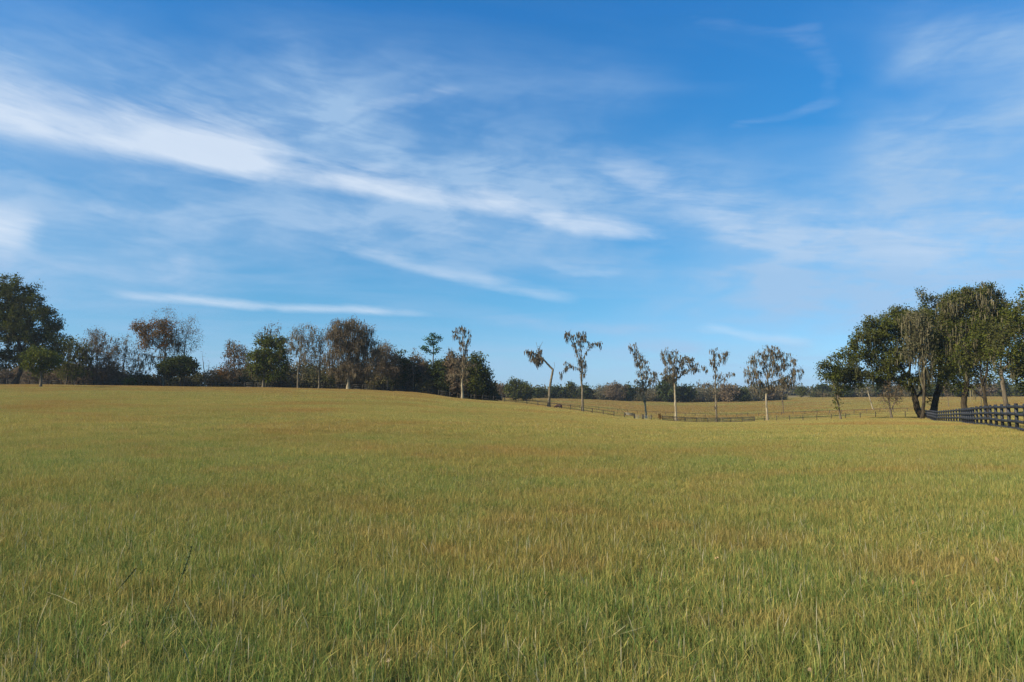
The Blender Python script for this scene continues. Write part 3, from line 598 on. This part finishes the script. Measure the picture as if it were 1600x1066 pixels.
tree('mossy_dead_tree', 'slim upright dead tree with small feathery top and low mossy side arms', 'tree', 1118, 158,
     [(1114, 560, 5, 14), (1122, 552, 6, 8), (1132, 556, 9, 8), (1138, 566, 5, 4), (1118, 575, 5, 12), (1100, 600, 9, 6), (1130, 590, 10, 8), (1118, 592, 6, 8), (1145, 583, 4, 3)], [(1118, 615), (1118, 585), (1117, 560), (1112, 546)],
     [[(1118, 576), (1127, 563), (1138, 552)], [(1118, 606), (1106, 600), (1094, 602)], [(1118, 600), (1132, 592), (1138, 584)]], .5, 'grey', dict(mat='buff', k=1, size=.12, spread=.35), deadm(.6, 5), 300, .48, clump=4, tip=.035)
tree('mossy_dead_tree', 'wide round dead tree hung all over with moss, nearest the right hand oaks', 'tree', 1197, 157,
     [(1205, 548, 16, 14), (1184, 560, 14, 14), (1218, 562, 16, 16), (1240, 576, 15, 16), (1173, 580, 13, 16), (1202, 578, 16, 14), (1228, 595, 14, 12), (1184, 602, 14, 12), (1204, 604, 14, 10)], [(1197, 625), (1198, 600), (1203, 575), (1206, 545)],
     [[(1198, 605), (1182, 588), (1176, 568)], [(1201, 590), (1220, 572), (1232, 556)], [(1199, 600), (1222, 592), (1244, 580)], [(1202, 575), (1190, 555)], [(1198, 610), (1190, 612), (1186, 620)]], .55, 'pale', dict(mat='olive', k=1, size=.13, spread=.4), dict(mat='mossb', k=5, l=(.4, 1.4), w=.20, frac=.62, rmax=.15, spread=.22), 900, .48, clump=4, tip=.03)
tree('bare_tree', 'small drooping moss laden tree right of the wide round dead tree, far behind it', 'tree', 1222, 215, [(1222, 600, 6, 12), (1221, 615, 5, 8)], [(1222, 605)], (), .3, 'mid', dict(mat='brown', k=4, size=.25, spread=.4), dict(mat='mossb', k=3, l=(.5, 1.6), w=.18, frac=.6), 120, .6)
# ---- the green oaks on the right
tree('live_oak', 'sprawling green live oak reaching furthest left of the right hand oaks', 'tree', 1441, 108,
     [(1300, 590, 22, 16), (1320, 565, 26, 22), (1352, 540, 28, 26), (1385, 515, 32, 26), (1420, 500, 32, 26), (1345, 585, 30, 18), (1390, 560, 34, 24), (1400, 592, 30, 14), (1440, 530, 26, 26), (1452, 590, 22, 16), (1330, 604, 18, 8), (1470, 560, 22, 30), (1365, 505, 20, 12), (1290, 572, 14, 12)],
     [(1434, 640), (1428, 615), (1420, 590)], [[(1428, 612), (1395, 590), (1350, 592), (1318, 598)], [(1430, 625), (1450, 600), (1458, 570), (1455, 530)], [(1422, 595), (1400, 560), (1385, 520)], [(1422, 592), (1425, 550), (1422, 505)], [(1400, 592), (1360, 560), (1335, 545)]], 1.0, 'bark',
     dict(mat='oak', k=16, size=.165, spread=.34), dict(mat='mossg', k=5, l=(.5, 1.9), w=.14, frac=.22, spread=.3), 3300, .5, clump=20)
tree('live_oak', 'live oak with dark splayed double trunk and a spindly tuft at its top', 'tree', 1452, 112,
     [(1442, 458, 10, 12), (1455, 470, 14, 12), (1470, 490, 24, 20), (1440, 500, 20, 20), (1490, 480, 20, 22), (1480, 530, 28, 30), (1500, 570, 24, 22), (1485, 590, 20, 14)], [(1462, 625), (1468, 600), (1470, 560), (1462, 500)],
     [[(1462, 636), (1448, 610), (1444, 580)], [(1466, 612), (1480, 590), (1490, 560)], [(1464, 510), (1446, 475), (1440, 455)]], 1.1, 'bark', dict(mat='oak', k=15, size=.165, spread=.36), dict(mat='mossg', k=5, l=(.5, 2.0), w=.14, frac=.34, spread=.3), 1500, .52, clump=18)
tree('live_oak', 'tallest green oak near the right edge, its domed crown veiled in grey moss', 'tree', 1508, 100,
     [(1540, 468, 38, 30), (1500, 480, 32, 28), (1510, 520, 38, 34), (1560, 510, 32, 34), (1478, 520, 26, 34), (1530, 560, 30, 20), (1545, 445, 14, 10), (1500, 588, 24, 14), (1545, 586, 22, 13), (1470, 585, 18, 16), (1485, 545, 26, 26), (1525, 600, 26, 8)], [(1506, 630), (1510, 605), (1512, 570), (1520, 520)],
     [[(1512, 575), (1545, 530), (1555, 480)], [(1512, 585), (1490, 545), (1480, 510)], [(1514, 560), (1560, 545), (1580, 520)]], .85, 'bark', dict(mat='oak', k=13, size=.16, spread=.34), dict(mat='moss', k=9, l=(.7, 2.4), w=.14, frac=.34, spread=.35, box=(1470, 430, 1600, 560)), 2300, .5, clump=18, leaf2=dict(mat='mossg', k=14, size=.15, spread=.4, frac=.6, box=(1490, 430, 1600, 505)))
tree('moss_curtain_tree', 'tree smothered in pale grey hanging moss in the middle of the right hand oaks', 'tree', 1437, 99, [(1432, 505, 18, 22), (1440, 535, 18, 24), (1422, 545, 12, 20), (1446, 560, 12, 18)], [(1444, 620), (1444, 580), (1438, 530)], (), .5, 'bark',
     dict(mat='mossg', k=24, size=.16, spread=.45), dict(mat='moss', k=6, l=(.8, 2.4), w=.14, frac=.6, spread=.4), 560, .5)
tree('leaning_tree', 'pale two-stemmed tree whose left limb bends over the black fence, right hand oaks', 'tree', 1540, 92,
     [(1525, 540, 22, 20), (1545, 520, 22, 26), (1500, 560, 16, 16)], [(1538, 612), (1533, 590), (1530, 545)], [[(1538, 622), (1524, 612), (1514, 600), (1508, 575)], [(1536, 600), (1543, 580), (1544, 530)]], .5, 'bark', dict(mat='oak', k=10, size=.16, spread=.4), dict(mat='moss', k=4, l=(.6, 2.2), w=.12, frac=.25), 520, .5)
tree('live_oak', 'green oak with straight light trunk behind the black fence near the right edge', 'tree', 1572, 86,
     [(1590, 500, 24, 26), (1572, 540, 26, 24), (1610, 545, 26, 34), (1596, 575, 26, 18)], [(1567, 600), (1563, 575), (1568, 540)], [[(1564, 580), (1590, 555), (1605, 530)], [(1565, 590), (1552, 560)]], .6, 'mid', dict(mat='oak', k=10, size=.17, spread=.38), dict(mat='moss', k=4, l=(.5, 2.0), w=.12, frac=.2), 1100, .5)
tree('live_oak', 'dark green oak half out of frame at the right edge', 'tree', 1650, 88,
     [(1640, 480, 40, 34), (1620, 560, 34, 26), (1680, 520, 50, 60), (1605, 590, 22, 18)], [(1645, 600), (1650, 540)], [[(1646, 600), (1615, 575), (1590, 566)], [(1648, 590), (1630, 600), (1608, 610)]], 1.3, 'bark', dict(mat='oak', k=10, size=.18, spread=.42), dict(mat='mossg', k=3, l=(.5, 2.0), w=.12, frac=.2), 1500, .55)
tree('slim_tree', 'slim reddish trunk standing under the leftmost tip of the green oaks', 'tree', 1311, 118, [(1312, 600, 12, 10), (1308, 588, 12, 12), (1318, 610, 8, 6)], [(1309, 625), (1310, 595)], [[(1310, 640), (1305, 615), (1304, 600)]], .36, 'mid',
     dict(mat='oak', k=8, size=.18, spread=.35), dict(mat='mossb', k=3, l=(.4, 1.3), w=.12, frac=.4, zmin=3), 200, .45)
tree('small_bare_tree', 'short bare pinkish brown tree with two forks, left of the dark oak trunk', 'tree', 1391, 106, [(1390, 610, 10, 14), (1400, 622, 10, 10), (1382, 622, 7, 10)], [(1391, 640), (1389, 620)], [[(1391, 642), (1400, 626), (1410, 610)]], .36, 'mid',
     dict(mat='brown', k=4, size=.13, spread=.3), None, 260, .35, clump=4)
tree('small_bare_tree', 'little round pinkish bare tree far off, seen between the oak trunks', 'tree', 1480, 210, [(1479, 607, 10, 9)], [(1480, 612)], (), .22, 'mid', dict(mat='buff', k=4, size=.2, spread=.35), None, 150, .5)
tree('leaning_tree', 'pale bare pole of a tree leaning left in the far pasture under the oaks', 'tree', 1362, 205, [(1354, 600, 8, 8)], [(1358, 618), (1354, 604)], (), .45, 'pale', dict(mat='dark', k=6, size=.25, spread=.5), None, 60, .6)

# ------------------------------------------------------------ the far hedgerow: four kinds, copied
def proto(name, label, mt, bark, blobs, tw, Yd=330, px=1000, base_py=None, k=16, size=.5, natt=300, moss=None, step=.9):
    return tree(name, label, 'tree', px, Yd, blobs, None, (), tw, bark, dict(mat=mt, k=k, size=size, spread=.8), moss, natt, step)
HG = 'trees of the far hedgerow'
Yh = 372
g0 = HOR - (gz(0, 0) + 0)  # rows are only a measure of height here
def row(px, Yd): return HOR - (at(px, Yd).z - EYE) / Yd * F
def far_tree(px, Yd, hpx, wpx, kind, label, name=None, cat='tree', protos={}):
    mt, bk, nm, k, sz = dict(d=('dark', 'bark', 'evergreen_tree', 15, .48), o=('oak', 'bark', 'live_oak', 14, .45), g=('moss', 'mid', 'bare_tree', 10, .36), b=('brown', 'mid', 'bare_tree', 9, .38))[kind]
    if kind not in protos or len(protos[kind]) < 2:
        b = row(px, Yd); H = hpx; W = wpx / 2
        bl = [(px - W * .35, b - H * .55, W * .6, H * .32), (px + W * .4, b - H * .5, W * .55, H * .32), (px, b - H * .72, W * .55, H * .25), (px, b - H * .3, W * .75, H * .22)]
        r = tree(name or nm, label, cat, px, Yd, bl, None, (), .5, bk, dict(mat=mt, k=k, size=sz, spread=.7), None, 330, .85, group=HG)
        protos.setdefault(kind, []).append((r, hpx * Yd, wpx * Yd)); return r
    r, h, w_ = random.choice(protos[kind]); s = wpx * Yd / w_
    return copy_tree(r, at(px, Yd), label, random.choice((-.5, .4, 2.8, 3.6)), (s, s, hpx * Yd / h), HG)
for a_ in (
    (782, 290, 30, 26, 'b', 'reddish brown leafed tree behind the green shed roof'), (803, 285, 36, 30, 'o', 'round green tree with a knob at its top, right of the green shed roof'),
    (822, 292, 30, 24, 'o', 'green tree with bright gaps in its crown, at the right foot of the round one'), (843, 345, 17, 24, 'd', 'low dark tree in the hedgerow left of the leaning dead tree'),
    (868, 350, 20, 26, 'd', 'dark hedgerow tree just right of the leaning dead tree trunk'), (890, 352, 27, 26, 'o', 'dark green hedgerow tree with a spiky top, left of the tallest dead tree'),
    (916, 350, 22, 24, 'd', 'rounded dark hedgerow tree right of the tallest dead tree trunk'), (942, 356, 26, 24, 'g', 'pale grey leafless hedgerow tree, first right of the tallest dead tree'),
    (962, 350, 32, 34, 'b', 'pinkish brown leafless hedgerow tree, highest between the second and third dead trees'), (982, 352, 26, 24, 'd', 'dark green hedgerow tree just left of the third dead tree'),
    (1012, 356, 24, 28, 'g', 'grey leafless hedgerow tree behind the third dead tree'), (1044, 346, 40, 36, 'd', 'big dark evergreen behind the fourth dead tree'),
    (1072, 350, 26, 34, 'd', 'dark evergreen sloping down to the right of the fourth dead tree'), (1100, 354, 26, 24, 'g', 'whitish grey leafless tree left of the slim fifth dead tree'),
    (1112, 356, 32, 22, 'g', 'taller grey leafless tree behind the slim fifth dead tree'), (1136, 350, 33, 30, 'b', 'grey brown rounded tree right of the slim fifth dead tree'),
    (1158, 352, 21, 28, 'd', 'dark green tree midway between the fifth dead tree and the wide round one'), (1180, 356, 29, 26, 'g', 'grey leafless tree behind the left side of the wide round dead tree'),
    (1204, 360, 24, 24, 'b', 'brownish hedgerow tree behind the trunk of the wide round dead tree'), (1251, 430, 18, 18, 'o', 'lone round green tree on the skyline between the dead tree and the oaks'),
    (1284, 420, 20, 34, 'd', 'dark clump of a tree on the skyline just before the oaks begin'), (1316, 400, 20, 30, 'd', 'dark hedgerow tree seen behind the slim reddish trunk'),
    (1345, 400, 24, 34, 'g', 'grey bare tree seen under the left part of the sprawling oak'), (1378, 410, 24, 34, 'd', 'dark tree line tree seen under the middle of the sprawling oak'),
    (1412, 400, 24, 30, 'g', 'grey bare tree close left of the dark oak trunk, far behind'), (1462, 390, 22, 34, 'd', 'dark far tree seen between the forked oak trunks'),
    (1500, 380, 24, 36, 'd', 'dark far tree behind the trunk of the tallest oak'), (1536, 380, 26, 36, 'b', 'purplish brown far tree behind the leaning two-stemmed tree'),
    (1566, 390, 26, 30, 'd', 'dark far tree behind the straight light trunk'), (1596, 380, 24, 36, 'o', 'green far tree at the right edge above the black fence')):
    far_tree(*a_)

# understory: one tangled mass along the foot of the left tree line, and woods beyond everything
def thicket(name, label, cat, clumps, mt, k, size, seed):
    rng = np.random.default_rng(seed); C = []
    for (px, Yd, h, w_) in clumps:
        b = at(px, Yd); m = 46; q = rng.normal(0, 1, (m, 3)); q /= np.linalg.norm(q, axis=1, keepdims=True); q *= rng.uniform(.3, 1, (m, 1)) ** .4
        C.append(np.array(b) + np.stack([q[:, 0] * w_ / 2, q[:, 1] * w_ / 2, h * (.48 + .5 * q[:, 2])], 1))
    C = np.concatenate(C); o = link(name, leaves_mesh(name, C, int(k * 1.5), size * 1.7, size, rng), M[mt]); setp(o, label, cat, kind='stuff'); return o
rng = np.random.default_rng(5)
thicket('undergrowth', 'dark tangled undergrowth filling the foot of the tree line', 'undergrowth',
        [(px + rng.uniform(-4, 4), rng.uniform(158, 176), rng.uniform(1.9, 4.0) * (1.3 if px > 330 else 1), rng.uniform(3, 5)) for px in list(range(170, 312, 6)) + list(range(336, 772, 5))], 'scrub', 14, .28, 61)
thicket('undergrowth', 'tall dark thicket closing the gaps between trunks right of the largest brown tree', 'undergrowth',
        [(px + rng.uniform(-4, 4), rng.uniform(166, 182), rng.uniform(5.0, 8.6) * (1 if 560 < px < 740 else .9), rng.uniform(4, 6)) for px in list(range(385, 540, 9)) + list(range(540, 768, 6))], 'scrub', 15, .3, 62)
thicket('brushwood', 'brown leafless brushwood under the trees at the left end', 'brush',
        [(px + rng.uniform(-4, 4), rng.uniform(156, 170), rng.uniform(3.2, 6.2), rng.uniform(3, 5)) for px in list(range(-60, 190, 5)) + list(range(330, 380, 10))], 'brown', 13, .22, 63)
thicket('hedgerow_scrub', 'low scrub between the far hedgerow trees', 'scrub',
        [(px + rng.uniform(-4, 4), rng.uniform(362, 378) + (45 if px > 1225 else 0), rng.uniform(1.6, 3.6), rng.uniform(8, 12)) for px in list(range(764, 1215, 7)) + list(range(1275, 1680, 9))], 'scrub', 12, .55, 64)
thicket('distant_woods', 'hazy line of woods on the skyline beyond the fields', 'woods',
        [(px + rng.uniform(-6, 6), rng.uniform(640, 700), rng.uniform(2.5, 8), rng.uniform(16, 26)) for px in range(-500, 2100, 12)], 'scrub', 12, 1.5, 65)

# ------------------------------------------------------------ fences
def paint(name, a, b, rough=.6, spec=.35):
    m, t, out = material(name); P = pos(t)
    principled(t, out, t.mix(t.ramp(t.noise(P, 3.5, 5, .7), .35, .7), a, b), rough, spec); return m
BLACK = paint('weathered_black_boards', (.010, .0105, .012), (.030, .031, .033), .55, .4)
BROWN = paint('weathered_dark_boards', (.035, .030, .022), (.075, .066, .048), .85, .15)
PALE = paint('silvered_boards', (.20, .17, .12), (.30, .26, .19), .85, .15)
STEEL = paint('galvanised_steel', (.24, .24, .22), (.36, .36, .33), .5, .5)
def fence(name, label, path, sp, ph, pw, rails, rw, rt, mat, side=-1, group=None, mat_rail=None):
    """path of (x, y); posts every sp metres, boards nailed to one side of the posts"""
    root = empty(name, (path[0][0], path[0][1], gz(*path[0]))); setp(root, label, 'fence', group)
    q = [Vector((x, y, 0)) for x, y in path]; P = []; carry = 0
    for a, b in zip(q[:-1], q[1:]):
        L = (b - a).length; s = carry
        while s < L: P.append(a + (b - a) * (s / L)); s += sp
        carry = s - L
    for p in P: p.z = gz(p.x, p.y)
    for i, p in enumerate(P):
        d = (P[min(i + 1, len(P) - 1)] - P[max(i - 1, 0)]); d.z = 0; d.normalize()
        b = Boxes(); b.bar(p + Vector((0, 0, -.2)), p + Vector((0, 0, ph * random.uniform(.985, 1.015))), pw, pw, d)
        o = link('post', b.mesh('post'), mat, root)
    for h in rails:
        b = Boxes()
        for i in range(len(P) - 1):
            d = (P[i + 1] - P[i]).normalized(); n = Vector((d.y, -d.x, 0)).normalized() * side * (pw / 2 + rt / 2 + .002); z = Vector((0, 0, h + random.uniform(-.012, .012)))
            b.bar(P[i] + n + z + d * .004, P[i + 1] + n + z - d * .004, rt, rw)
        link('rail', b.mesh('rail'), mat_rail or mat, root)
    return root
near = [(23.7, 24), (26.0, 28), (26.8, 32.5), (33.6, 48), (41.5, 62), (53.5, 84), (68.5, 112)]
near = [(17.0, 18.5), (21.6, 28.0), (24.4, 33.2), (33.0, 49.0), (41.2, 63.0), (53.0, 86.0), (67.5, 112.0)]
fence('board_fence', 'black four board fence running away from the right edge into the oaks', near, 2.35, 1.40, .14, (.20, .55, .90, 1.25), .14, .035, BLACK, side=-1)
def xy(px, Yd): p = at(px, Yd); return (p.x, p.y)
fence('board_fence', 'dark weathered fence behind the left crest of the field and under the tree line', [xy(-90, 151), xy(300, 151), xy(550, 149), xy(650, 147), xy(715, 147)], 2.4, 1.35, .14, (.45, .85, 1.25), .14, .035, BROWN)
fence('board_fence', 'low dark fence dropping along the right slope of the field to the pale boards', [xy(719, 147), xy(800, 147), xy(900, 149), xy(974, 150)], 2.4, 1.25, .13, (.5, 1.1), .08, .03, BROWN)
fence('board_fence', 'short silvery board panel at the end of the sloping dark fence', [xy(975, 150), xy(990, 150)], 2.05, 1.25, .14, (.85, 1.15), .22, .04, BROWN, mat_rail=PALE)
fence('board_fence', 'dark fence in the dip from the orange bush to the wide round dead tree', [xy(1034, 150), xy(1100, 149), xy(1190, 144)], 2.4, 1.2, .13, (.3, .6, .9, 1.12), .13, .03, BROWN)
fence('wire_fence', 'thin fence line skirting the lower right edge of the field to the oak trunks', [xy(1192, 144), xy(1300, 131), xy(1380, 122), xy(1436, 115)], 3.0, 1.15, .09, (.5, .8, 1.08), .035, .03, BROWN)
fence('rail_fence', 'second dark fence line crossing the far pasture behind the dead trees', [xy(862, 232), xy(1000, 222), xy(1160, 203), xy(1300, 188), xy(1445, 172)], 3.2, 1.05, .10, (.95,), .09, .04, BROWN)
for px, lab in ((990.6, 'left of the two grey field gates beside the silvery board panel'), (1004, 'right of the two grey field gates, nearer the small orange bush')):
    a, b = at(px, 150), at(px + 12.4, 150); root = empty('field_gate', a); setp(root, lab, 'gate', 'field gates in the dip')
    for p in (a, b): bb = Boxes(); bb.bar(p + Vector((0, 0, -.2)), p + Vector((0, 0, 1.25)), .14, .14, (1, 0, 0)); link('post', bb.mesh('post'), BROWN, root)
    bb = Boxes(); d = (b - a).normalized()
    for h in (.2, .4, .6, .8, 1.0): bb.bar(a + d * .1 + Vector((0, 0, h)), b - d * .1 + Vector((0, 0, h)), .03, .03)
    for f in (.08, .5, .92): p = a + (b - a) * f; bb.bar(p + Vector((0, .035, .2)), p + Vector((0, .035, 1.0)), .03, .03, (1, 0, 0))
    link('gate_frame', bb.mesh('gate_frame'), STEEL, root)
tree('rust_bush', 'small upright orange bush against the fence in the dip', 'shrub', 1031, 149.2, [(1031, 652, 3.2, 4.5), (1031, 647.5, 2.2, 3)], [(1031, 652)], (), .12, 'mid', dict(mat='rust', k=14, size=.13, spread=.16), None, 60, .22)
tree('brush_heap', 'small dark brown bush at the bend of the second fence line', 'shrub', 1159, 202, [(1159, 648, 3, 2.6)], [(1159, 649)], (), .1, 'mid', dict(mat='brown', k=12, size=.2, spread=.25), None, 40, .3)
tree('low_bush', 'yellow green bush at the foot of the trees left of the low dense evergreen', 'shrub', 200, 149, [(200, 597, 12, 6), (212, 598, 8, 5)], [(200, 600)], (), .15, 'mid', dict(mat='olive', k=12, size=.2, spread=.35), None, 130, .45)
tree('low_bush', 'dark rounded bush right of the yellow green one', 'shrub', 228, 149.5, [(228, 596, 13, 8)], [(228, 600)], (), .15, 'mid', dict(mat='dark', k=14, size=.2, spread=.35), None, 130, .45)

# pale track along the foot of the far hedgerow
V = []; 
for i, px in enumerate(range(700, 1232, 6)):
    for dy in (0, 3.2): p = at(px, 344 + dy + 3 * math.sin(px * .02)); V.append((p.x, p.y, p.z + .05))
n = len(V) // 2; Fq = [[2*i, 2*i+2, 2*i+3, 2*i+1] for i in range(n - 1)]
tm, t, out = material('pale_sand_track'); principled(t, out, t.mix(t.noise(pos(t), .5, 4, .6), (.30, .26, .20), (.42, .37, .30)), .95, .1)
setp(link('dirt_track', mesh_from('dirt_track', V, np.array(Fq).ravel(), [4] * (n - 1)), tm), kind='structure')

# shed
b0 = at(775, 262); root = empty('field_shed', b0); setp(root, 'little open fronted shed with blue green roof at the main tree line\'s end', 'shed')
GREENM = paint('blue_green_roof_metal', (.05, .12, .12), (.08, .17, .165), .45, .5); WALLM = paint('dark_shed_boards', (.05, .05, .045), (.09, .085, .075))
w2, dp, h = 2.3, 1.8, 2.05
bb = Boxes(); z = lambda x, y, zz: b0 + Vector((x, y, zz))
bb.bar(z(-w2, dp, 1.0), z(w2, dp, 1.0), .06, 2.1); bb.bar(z(-w2 + .04, -dp, 1.0), z(-w2 + .04, dp - .04, 1.0), .06, 2.1); bb.bar(z(w2 - .04, -dp, 1.0), z(w2 - .04, dp - .04, 1.0), .06, 2.1)
link('wall', bb.mesh('wall'), WALLM, root)
for x in (-w2 + .12, 0, w2 - .12): bb = Boxes(); bb.bar(z(x, -dp - .08, -.2), z(x, -dp - .08, 2.15), .12, .12, (1, 0, 0)); link('post', bb.mesh('post'), WALLM, root)
bb = Boxes(); bb.bar(z(-w2 - .3, -dp - .4, 2.25), z(-w2 - .3, dp + .3, 2.12), .02, .05)
n_ = 24
for i in range(n_): x = -w2 - .3 + (2 * w2 + .6) * (i + .5) / n_; bb.bar(z(x, -dp - .45, 2.30 + .02 * (i % 2)), z(x, dp + .35, 2.14 + .02 * (i % 2)), (2 * w2 + .6) / n_ - .004, .03)
link('roof', bb.mesh('roof'), GREENM, root)

# grazing cow beyond the sloping fence
def animal(name, label, cat, px, Yd, mat, heading):
    p = at(px, Yd); me = bpy.data.meshes.new(name); S = 1.0
    v = [((0, 0, 1.02), .30), ((.45, 0, 1.04), .33), ((.85, 0, 1.0), .28), ((-.45, 0, 1.03), .30), ((-.72, 0, 1.0), .24),
         ((1.05, 0, .82), .17), ((1.25, 0, .52), .13), ((1.33, 0, .30), .11), ((1.40, 0, .12), .07),
         ((.72, .17, .62), .12), ((.70, .18, .34), .06), ((.72, .18, .03), .05), ((.72, -.17, .62), .12), ((.76, -.18, .34), .06), ((.78, -.18, .03), .05),
         ((-.62, .18, .66), .15), ((-.72, .19, .40), .07), ((-.66, .19, .03), .05), ((-.62, -.18, .66), .15), ((-.66, -.19, .40), .07), ((-.60, -.19, .03), .05),
         ((-.86, 0, .85), .03), ((-.90, 0, .45), .025), ((1.24, .16, .60), .03), ((1.24, -.16, .60), .03)]
    e = [(0, 1), (1, 2), (0, 3), (3, 4), (2, 5), (5, 6), (6, 7), (7, 8), (2, 9), (9, 10), (10, 11), (2, 12), (12, 13), (13, 14), (3, 15), (15, 16), (16, 17), (3, 18), (18, 19), (19, 20), (4, 21), (21, 22), (6, 23), (6, 24)]
    me.from_pydata([q[0] for q in v], e, []); o = bpy.data.objects.new(name, me); COL.objects.link(o); o.location = p; o.rotation_euler = (0, 0, heading); me.materials.append(mat)
    md = o.modifiers.new('skin', 'SKIN')
    for i, q in enumerate(v): sv = me.skin_vertices[0].data[i]; sv.radius = (q[1], q[1])
    me.skin_vertices[0].data[0].use_root = True
    o.modifiers.new('sub', 'SUBSURF').levels = 1; o.modifiers['sub'].render_levels = 2; setp(o, label, cat); return o
HIDE = paint('dark_brown_hide', (.035, .014, .008), (.06, .025, .012), .7, .2)
animal('cow', 'dark brown cow grazing beyond the sloping fence, right of the leaning dead tree', 'cow', 873, 178, HIDE, math.pi * .92)

# ------------------------------------------------------------ weeds and fallen leaves among the near grass
def litter(name, label, cat, cnt, per, rad_, size, zmax, mat, seed, y1=11):
    r = np.random.default_rng(seed); y = 3.0 + (y1 - 3) * r.random(cnt) ** 1.6; x = r.uniform(-.85, .85, cnt) * y; z = height(x, y)
    C = np.repeat(np.stack([x, y, z], 1), per, 0); n = len(C); C[:, :2] += r.normal(0, rad_, (n, 2)); C[:, 2] += r.uniform(.02, zmax, n)
    o = link(name, leaves_mesh(name, C, 1, 0.004, size, r), mat); setp(o, label, cat, kind='stuff')
WEED = foliage_mat('blue_green_weed_leaves', (.07, .12, .035), (.12, .17, .05), .3); DEADL = foliage_mat('fallen_oak_leaves', (.34, .17, .07), (.42, .31, .18), .2)
litter('weeds', 'small broad leaved weeds showing between the grass blades near the bottom', 'weeds', 150, 12, .06, .018, .09, WEED, 71)
litter('fallen_leaves', 'tan and orange fallen leaves caught low in the near grass', 'leaves', 60, 1, .05, .03, .12, DEADL, 72, 7)
#litter('fallen_leaves', 'dry brown thatch lying in the grass along the bottom of the field', 'thatch', 420, 14, .12, .016, .16, M['buff'], 73, 5.2)

# ------------------------------------------------------------ tall stalks standing out of the grass in the foreground
STALK = paint('dark_green_stalk', (.045, .062, .018), (.075, .095, .030), .8, .2); STRAW = paint('straw_stalk', (.34, .29, .13), (.48, .42, .22), .8, .2)
def stalk(px0, py0, px1, py1, Yd, wd, mat, label, head=True, bow=.12):
    a = at(px0, Yd, py0); b = at(px1, Yd, py1); nm = 'grass_stalk'; a2 = a.copy(); a2.z = gz(a.x, a.y)
    d0 = (b - a); side = Vector((d0.z, 0, -d0.x)).normalized(); N = 12; Pn = [a2 + Vector((0, 0, -.02))]; rad = [wd * .7]
    for i in range(N + 1):
        f = i / N; Pn.append(a + d0 * f + side * d0.length * bow * (f - f * f) + Vector((0, .04 * f, 0)))
        rad.append(wd * (1.0 - .6 * f) * (2.0 if head and f > .72 and f < .98 else 1) / 1.0)
    Pn = np.array([tuple(p) for p in Pn]); rad = np.array(rad); par = np.arange(len(Pn)) - 1
    root = empty(nm, tuple(a2)); setp(root, label, 'grass stalk', 'tall stalks in the foreground grass')
    rad6 = rad; link('stem', prisms('stem', Pn, par, rad6), mat, root)
    if head:
        ts_ = np.linspace(.74, .99, 9) * (len(Pn) - 1); C = np.stack([np.interp(ts_, np.arange(len(Pn)), Pn[:, k_]) for k_ in range(3)], 1); r = np.random.default_rng(int(px0)); link('seed_head', leaves_mesh('seed_head', C, 8, wd * .6, wd * 1.5, r), mat, root)
    else:
        q = Boxes(); m_ = len(Pn) // 2; q.bar(Pn[m_], Vector(Pn[m_]) + Vector((d0.x * .1 + .05, 0, .07)), wd * 3, wd * .5); link('blade', q.mesh('blade'), mat, root)
for a_ in ((238, 1000, 296, 856, 5.0, .0062, STALK, 'long dark stalk curving up right with a thick tip, tallest at lower left', True, .10),
           (135, 972, 208, 890, 5.6, .0058, STALK, 'thin dark stalk slanting right, left of the tallest one', True, .06),
           (712, 925, 762, 880, 6.4, .0058, STALK, 'short dark slanting blade alone near the middle of the grass', False, .03),
           (1427, 965, 1453, 925, 5.6, .005, STALK, 'stout dark blade slanting right in the lower right grass', False, .04),
           (1275, 950, 1258, 922, 6.0, .0042, STALK, 'dark blade slanting left in the lower right grass', False, .04),
           (556, 838, 566, 822, 8.5, .005, STALK, 'tiny dark Y shaped stalk above the middle of the grass', False, .03),
           (620, 978, 641, 908, 5.4, .003, STALK, 'upright thin dark stalk left of centre', True, .05),
           (760, 1012, 705, 988, 4.6, .0036, STALK, 'dark stalk lying almost level near the bottom centre', True, -.10),
           (900, 1005, 1010, 982, 4.7, .0032, STRAW, 'pale stalk lying level and rising right at lower centre', False, .10),
           (120, 945, 68, 928, 5.2, .0032, STRAW, 'pale bent stalk in the far left grass', False, .1),
           (325, 1010, 282, 940, 4.8, .003, STRAW, 'pinkish pale stalk leaning left at lower left', True, .06),
           (822, 1030, 800, 1004, 4.2, .003, STRAW, 'pale crossed stalk at the bottom centre', False, .04)): stalk(*a_)

# ------------------------------------------------------------ air
hz_ = Boxes(); hb = [(-2500, -55, -8), (2500, 1500, 34)]
vs = [(x, y, z_) for x in (hb[0][0], hb[1][0]) for y in (hb[0][1], hb[1][1]) for z_ in (hb[0][2], hb[1][2])]
hm = mesh_from('haze', vs, np.array([[0,1,3,2],[4,6,7,5],[0,4,5,1],[2,3,7,6],[0,2,6,4],[1,5,7,3]]).ravel(), [4]*6)
mm = bpy.data.materials.new('haze'); mm.use_nodes = True; t = NT(mm.node_tree); t.n.clear(); out = t.node('ShaderNodeOutputMaterial')
pv = t.node('ShaderNodeVolumePrincipled'); pv.inputs['Color'].default_value = (.80, .88, .96, 1); pv.inputs['Density'].default_value = .00014; pv.inputs['Anisotropy'].default_value = .2
t.put(out.inputs['Volume'], pv.outputs[0]); setp(link('haze', hm, mm), 'thin bluish air over the far fields', 'haze', kind='stuff')
